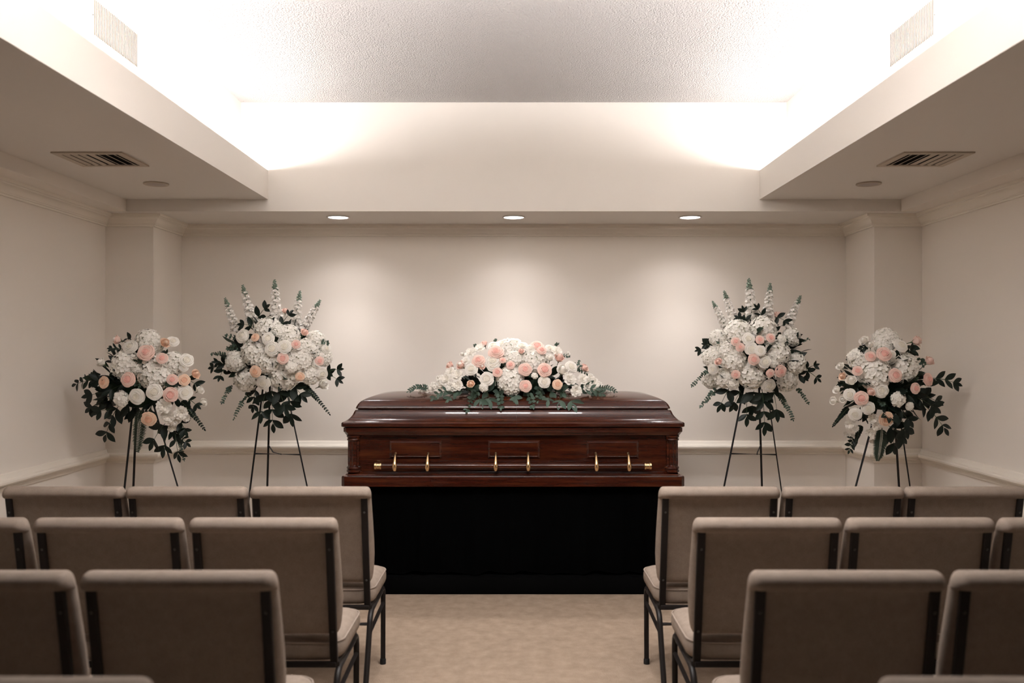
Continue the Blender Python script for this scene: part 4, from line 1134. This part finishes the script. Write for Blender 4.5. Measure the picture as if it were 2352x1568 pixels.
  ('F', 0.5974, -0.075, 0.0142, 0.4525, -0.8565, 0.2483, 0.0264), ('F', 0.6355, -0.0518, 0.007, 0.4731, -0.8485, 0.2371, 0.0183),
  ('F', 0.4843, -0.1514, 0.0589, 0.3858, -0.881, 0.2738, 0.034), ('F', -0.595, -0.069, 0.0119, -0.4496, -0.857, 0.2516, 0.0183),
  ('F', 0.5571, -0.0726, 0.0405, 0.4432, -0.7956, 0.413, 0.0284), ('F', -0.4783, -0.1279, 0.0207, -0.3764, -0.9103, 0.1724, 0.0281),
 ], [
  ('E', -0.2257, -0.162, 0.0023, -0.2932, -0.3, -0.1057, 0.042), ('E', -0.0959, -0.162, 0.0023, -0.0818, -0.3, -0.0862, 0.042),
  ('E', 0.0839, -0.162, 0.0023, 0.1208, -0.3, -0.0784, 0.042), ('L', 0.2936, -0.162, 0.0023, 0.3665, -0.268, -0.0609, 0.085),
  ('L', 0.3136, -0.162, 0.0023, 0.2884, -0.262, -0.0544, 0.07), ('E', 0.1531, -0.1873, 0.0354, 0.1813, -0.238, -0.0264, 0.036),
  ('L', -0.545, -0.0611, 0.0095, -0.6773, -0.144, 0.0075, 0.022), ('L', -0.3955, -0.162, 0.0023, -0.5072, -0.25, -0.0326, 0.04),
  ('L', 0.5314, -0.0758, 0.0082, 0.6553, -0.144, 0.0075, 0.022), ('L', -0.1758, -0.162, 0.0023, -0.1532, -0.256, -0.042, 0.08),
  ('L', 0.4131, -0.1666, 0.0096, 0.5601, -0.194, -0.006, 0.045), ('E', -0.1281, -0.0628, 0.3196, -0.1139, -0.0094, 0.3405, 0.016),
  ('E', 0.2674, -0.0838, 0.284, 0.297, 0.0, 0.3097, 0.016), ('E', 0.4172, -0.1123, 0.1732, 0.4304, -0.0711, 0.2028, 0.014),
  ('E', -0.2448, -0.067, 0.284, -0.2631, 0.0, 0.2995, 0.016), ('L', 0.3643, -0.1497, 0.1639, 0.4675, -0.1126, 0.1228, 0.035),
  ('L', -0.3772, -0.1375, 0.1335, -0.438, -0.1298, 0.0731, 0.035), ('L', -0.3259, -0.156, 0.004, -0.4088, -0.252, -0.0354, 0.05),
  ('L', -0.046, -0.156, 0.004, 0.0039, -0.248, -0.0307, 0.07), ('L', 0.4652, -0.1409, 0.0434, 0.5124, -0.172, -0.0001, 0.05),
  ('E', 0.1738, -0.162, 0.0023, 0.1511, -0.26, -0.0497, 0.036), ('L', -0.256, -0.156, 0.004, -0.2119, -0.26, -0.0497, 0.07),
  ('L', 0.244, -0.156, 0.004, 0.22, -0.254, -0.0402, 0.07), ('E', 0.3056, -0.1252, 0.2237, 0.3572, -0.1039, 0.2285, 0.022),
  ('E', -0.0759, -0.1592, 0.1841, -0.0459, -0.1645, 0.1692, 0.022),
 ]),
}
EASELS = {
 'tall, left of the casket': ((-1.5985, 5.7500, 1.7119), [(-1.7551, 5.5300), (-1.7158, 6.0100), (-1.1749, 5.5300)]),
 'tall, right of the casket': ((1.6071, 5.7500, 1.7119), [(1.2083, 5.5300), (1.7295, 6.0100), (1.7889, 5.5300)]),
 'low, by the left wall': ((-2.3260, 5.4000, 1.4872), [(-2.3895, 5.1800), (-2.4972, 5.6600), (-1.7921, 5.1800)]),
 'low, by the right wall': ((2.3382, 5.4000, 1.4872), [(1.8486, 5.1800), (2.5436, 5.6600), (2.4590, 5.1800)]),
}

def to_n(n, spin):
    return Vector(n).to_track_quat('Z', 'Y') @ Quaternion((0, 0, 1), spin)

def bloom(code, p, n, r, root, rnd):
    nm, lab = NAME[code]
    me = rnd.choice(LIB[code])
    o = bpy.data.objects.new(nm, me)
    COL.objects.link(o)
    o.parent = root
    o['label'] = lab
    k = r
    if code in ('BW', 'BP', 'BB', 'BO'):
        k = r * 1.02
        p = Vector(p) - Vector(n) * (k * .55)
    elif code == 'H':
        k = r * 1.06
        p = Vector(p) - Vector(n) * (k * .52)
    elif code == 'C':
        k = r * .86
        p = Vector(p) - Vector(n) * (k * .5)
    elif code in 'WPOR':
        k = r * .88
        p = Vector(p) - Vector(n) * (k * .35)
    o.location = p
    o.rotation_mode = 'QUATERNION'
    o.rotation_quaternion = to_n(n, rnd.uniform(0, 6.28))
    o.scale = (k, k, k * (.9 if code in 'WPOR' else 1))
    if code[0] == 'B' or code in ('W', 'P', 'O'):
        c = bpy.data.objects.new('calyx', CAL[0])
        COL.objects.link(c)
        c.parent = o
        c['label'] = 'green calyx'
        if code[0] != 'B':
            c.location = (0, 0, -.08)
    return o

def fill_mesh(rnd, ax, ay, az, n, size, lo=-1, cy=0):
    """leaves standing out of a body of the given half sizes"""
    bm = bmesh.new()
    for i in range(n):
        v = Vector([rnd.gauss(0, 1) for _ in range(3)]).normalized()
        if v.z < lo:
            v.z = -v.z
        b_ = Vector((v.x * ax, cy + v.y * ay, v.z * az)) * rnd.uniform(.55, .85)
        d = v + Vector([rnd.uniform(-.7, .7) for _ in range(3)])
        l_ = size * rnd.uniform(.7, 1.25)
        add_leaf(bm, b_, d, v.cross(Vector((rnd.uniform(-1, 1), rnd.uniform(-1, 1), rnd.uniform(-1, 1)))), l_, l_ * .42, 0 if rnd.random() < .75 else 3, .2, .15)
    return done(bm, 'foliage', True)

def spray(key, label, dims, lo=-1, nfill=150):
    org, fl, gr = SPRAYS[key]
    rnd = random.Random(len(key) * 7 + 3)
    root = thing('flower_spray', label, 'flower arrangement', org, 'funeral flower sprays')
    ax, ay, az, cy = dims
    bm = bmesh.new()
    bmesh.ops.create_icosphere(bm, subdivisions=3, radius=1)
    for v in bm.verts:
        v.co = Vector((v.co.x * ax * .62, cy + v.co.y * ay * .62, max(lo * az, v.co.z * az * .62)))
    part('foam_block', bm, M_foam, root, label='dark green foam block')
    o = new_obj('foliage', fill_mesh(rnd, ax, ay, az, nfill, .085, lo, cy), GREEN, root)
    o['kind'] = 'stuff'
    o['label'] = 'dark leaves between the blooms'
    for code, x, y, z, nx, ny, nz, r in fl:
        bloom(code, (x, y, z), (nx, ny, nz), r, root, rnd)
    for g in gr:
        kind, p0, p1, size = g[0], Vector(g[1:4]), Vector(g[4:7]), g[7]
        if kind == 'K':
            d = p1 - p0
            L = d.length
            bl, st = rnd.choice(SPK)
            s = bpy.data.objects.new('larkspur_spike', bl)
            COL.objects.link(s)
            s.parent = root
            s['label'] = 'tall white larkspur spike'
            s.location = p0
            s.rotation_mode = 'QUATERNION'
            s.rotation_quaternion = to_n(d, rnd.uniform(0, 6))
            s.scale = (L * 1.6, L * 1.6, L)
            b = bpy.data.objects.new('bud_stem', st)
            COL.objects.link(b)
            b.parent = s
            b['label'] = 'green stem with pale buds at the tip'
            continue
        nm, lab = GNAME[kind]
        o = new_obj(nm, green_mesh(kind, p0, p1, size, rnd, .16 if key == 'casket' else None), GREEN, root)
        o['label'] = lab
        if key == 'casket' and kind == 'L':
            for p in o.data.polygons:
                if p.material_index == 0:
                    p.material_index = 2
    return root

spray('low, by the left wall', 'low mounded spray of white, blush and peach flowers on easel beside left wall', (.30, .16, .24, -.02))
spray('tall, left of the casket', 'tall white spray with five larkspur spikes on easel left of casket', (.33, .17, .24, -.02))
spray('tall, right of the casket', 'tall white spray with five larkspur spikes on easel right of casket', (.33, .17, .24, -.02))
spray('low, by the right wall', 'low mounded spray of white and blush flowers on easel beside right wall', (.30, .16, .24, -.02))
spray('casket', 'long mounded white and blush flower spray lying on the casket lid', (.46, .20, .20, -.01), 0.02, 170)

def easel(key, label, bar_z, d0):
    A, feet = EASELS[key]
    A = Vector(A)
    base_ = Vector((A.x, A.y, 0))
    t = thing('wire_easel', label, 'easel', base_, 'black easels under the flower sprays')
    F = [Vector((x, y, .004)) for x, y in feet]
    for f in F:
        bm = bmesh.new(); tube(bm, [A - base_, f - base_], .0068, 8)
        lg = part('leg', bm, M_easel, t)
        bm = bmesh.new(); bmesh.ops.create_icosphere(bm, subdivisions=2, radius=.0095, matrix=Matrix.Translation(f - base_ + Vector((0, 0, .006))))
        part('foot_cap', bm, M_rubber, lg)
    def on(f, z): return f + (A - f) * (z / A.z)
    a, b, c = on(F[0], bar_z), on(F[2], bar_z - .006), on(F[1], bar_z + .03)
    bm = bmesh.new(); tube(bm, [a - base_, b - base_], .005, 8)
    part('crossbar', bm, M_easel, t)
    m = a.lerp(b, .58)
    bm = bmesh.new()
    tube(bm, [m - base_, m.lerp(c, .5) + Vector((-.01, 0, -.018)) - base_, c - base_], .0042, 8)
    part('brace', bm, M_easel, t)
    bm = bmesh.new(); tube(bm, [A - base_ + Vector((0, -.02, -.03)), A - base_ + Vector((0, 0, .03))], .014, 10)
    part('head_clip', bm, M_easel, t)
easel('low, by the left wall', 'black three-legged easel under the low spray beside the left wall', .40, 5.3)
easel('tall, left of the casket', 'black three-legged easel under the larkspur spray left of casket', .842, 5.65)
easel('tall, right of the casket', 'black three-legged easel under the larkspur spray right of casket', .842, 5.65)
easel('low, by the right wall', 'black three-legged easel under the low spray beside the right wall', .40, 5.3)

# ------------------------------------------------------------------ light
def area(name, loc, rot, sx_, sy_, power, col):
    l = bpy.data.lights.new(name, 'AREA')
    l.shape = 'RECTANGLE'
    l.size, l.size_y, l.energy, l.color = sx_, sy_, power, col
    o = bpy.data.objects.new(name, l)
    COL.objects.link(o)
    o.location = loc
    o.rotation_euler = rot
    return o
COVE = 27
REAR_FILL = 112
M_tube = emit('lit cove tube', (1, .965, .955), 8)
for s in (-1, 1):
    bm = bmesh.new()
    tube(bm, [(s * 1.735, YT + .1 + (5.66 - YT - .1) * k / 4, 2.675) for k in range(5)], .013, 8)
    struct('cove_lamp', bm, M_tube, True)
    area('tray_strip_light', (s * 1.725, (YT + 5.68) / 2, 2.684), (0, math.radians(s * 124), 0), .03, 5.66 - YT, COVE, (1, .965, .955))
for x in (-1.207, 0, 1.213):
    for power, size in ((31, 86), (11, 136)):               # lamp beam and the spill of its reflector
        l = bpy.data.lights.new('downlight_lamp', 'SPOT')
        l.energy, l.color, l.spot_size, l.spot_blend, l.shadow_soft_size = power, (1, .95, .935), math.radians(size), 1.0 if size < 100 else .8, .045
        o = bpy.data.objects.new('downlight_lamp', l)
        COL.objects.link(o)
        o.location = (x, 5.99, ZP - .02)
area('tray_strip_light', (0, YT + .075, 2.682), (math.radians(124), 0, 0), 3.2, .03, REAR_FILL, (1, .965, .955))  # unseen rear strip, added to even out the ceiling brightness
SEAT_FILL = 76  # unseen overhead fill, added to brighten chair tops and side walls
for x in (-.5, 0, .5):
    l = bpy.data.lights.new('seat_fill_light', 'SPOT')
    l.energy, l.color, l.spot_size, l.spot_blend, l.shadow_soft_size = SEAT_FILL, (1, .96, .945), math.radians(150), 1.0, .16
    o = bpy.data.objects.new('seat_fill_light', l)
    COL.objects.link(o)
    o.location = (x, 3.25, ZC - .03)
w = bpy.data.worlds.new('World')
scene.world = w
w.use_nodes = True
w.node_tree.nodes['Background'].inputs[0].default_value = (.5, .45, .4, 1)
w.node_tree.nodes['Background'].inputs[1].default_value = .05

# ------------------------------------------------------------------ camera
cam = bpy.data.cameras.new('camera')
cam.sensor_width = 36
cam.sensor_fit = 'HORIZONTAL'
cam.lens = 36 * 2000 / 2352
cam.shift_x = -4 / 2352
cam.shift_y = 16 / 2352
cam.clip_start = .05
cam.dof.use_dof = True
cam.dof.focus_distance = 5.45
cam.dof.aperture_fstop = 2.2
co = bpy.data.objects.new('camera', cam)
COL.objects.link(co)
co.location = (0, 0, 1.525)
co.rotation_euler = (PI / 2, 0, 0)
scene.camera = co

vs_ = scene.view_settings
vs_.view_transform = 'Standard'
vs_.look = 'None'
vs_.gamma = 1
vs_.use_curve_mapping = False
vs_.exposure = .43
cy = scene.cycles
cy.use_denoising = True
cy.max_bounces = 10
cy.diffuse_bounces = 8
cy.caustics_reflective = False
cy.caustics_refractive = False
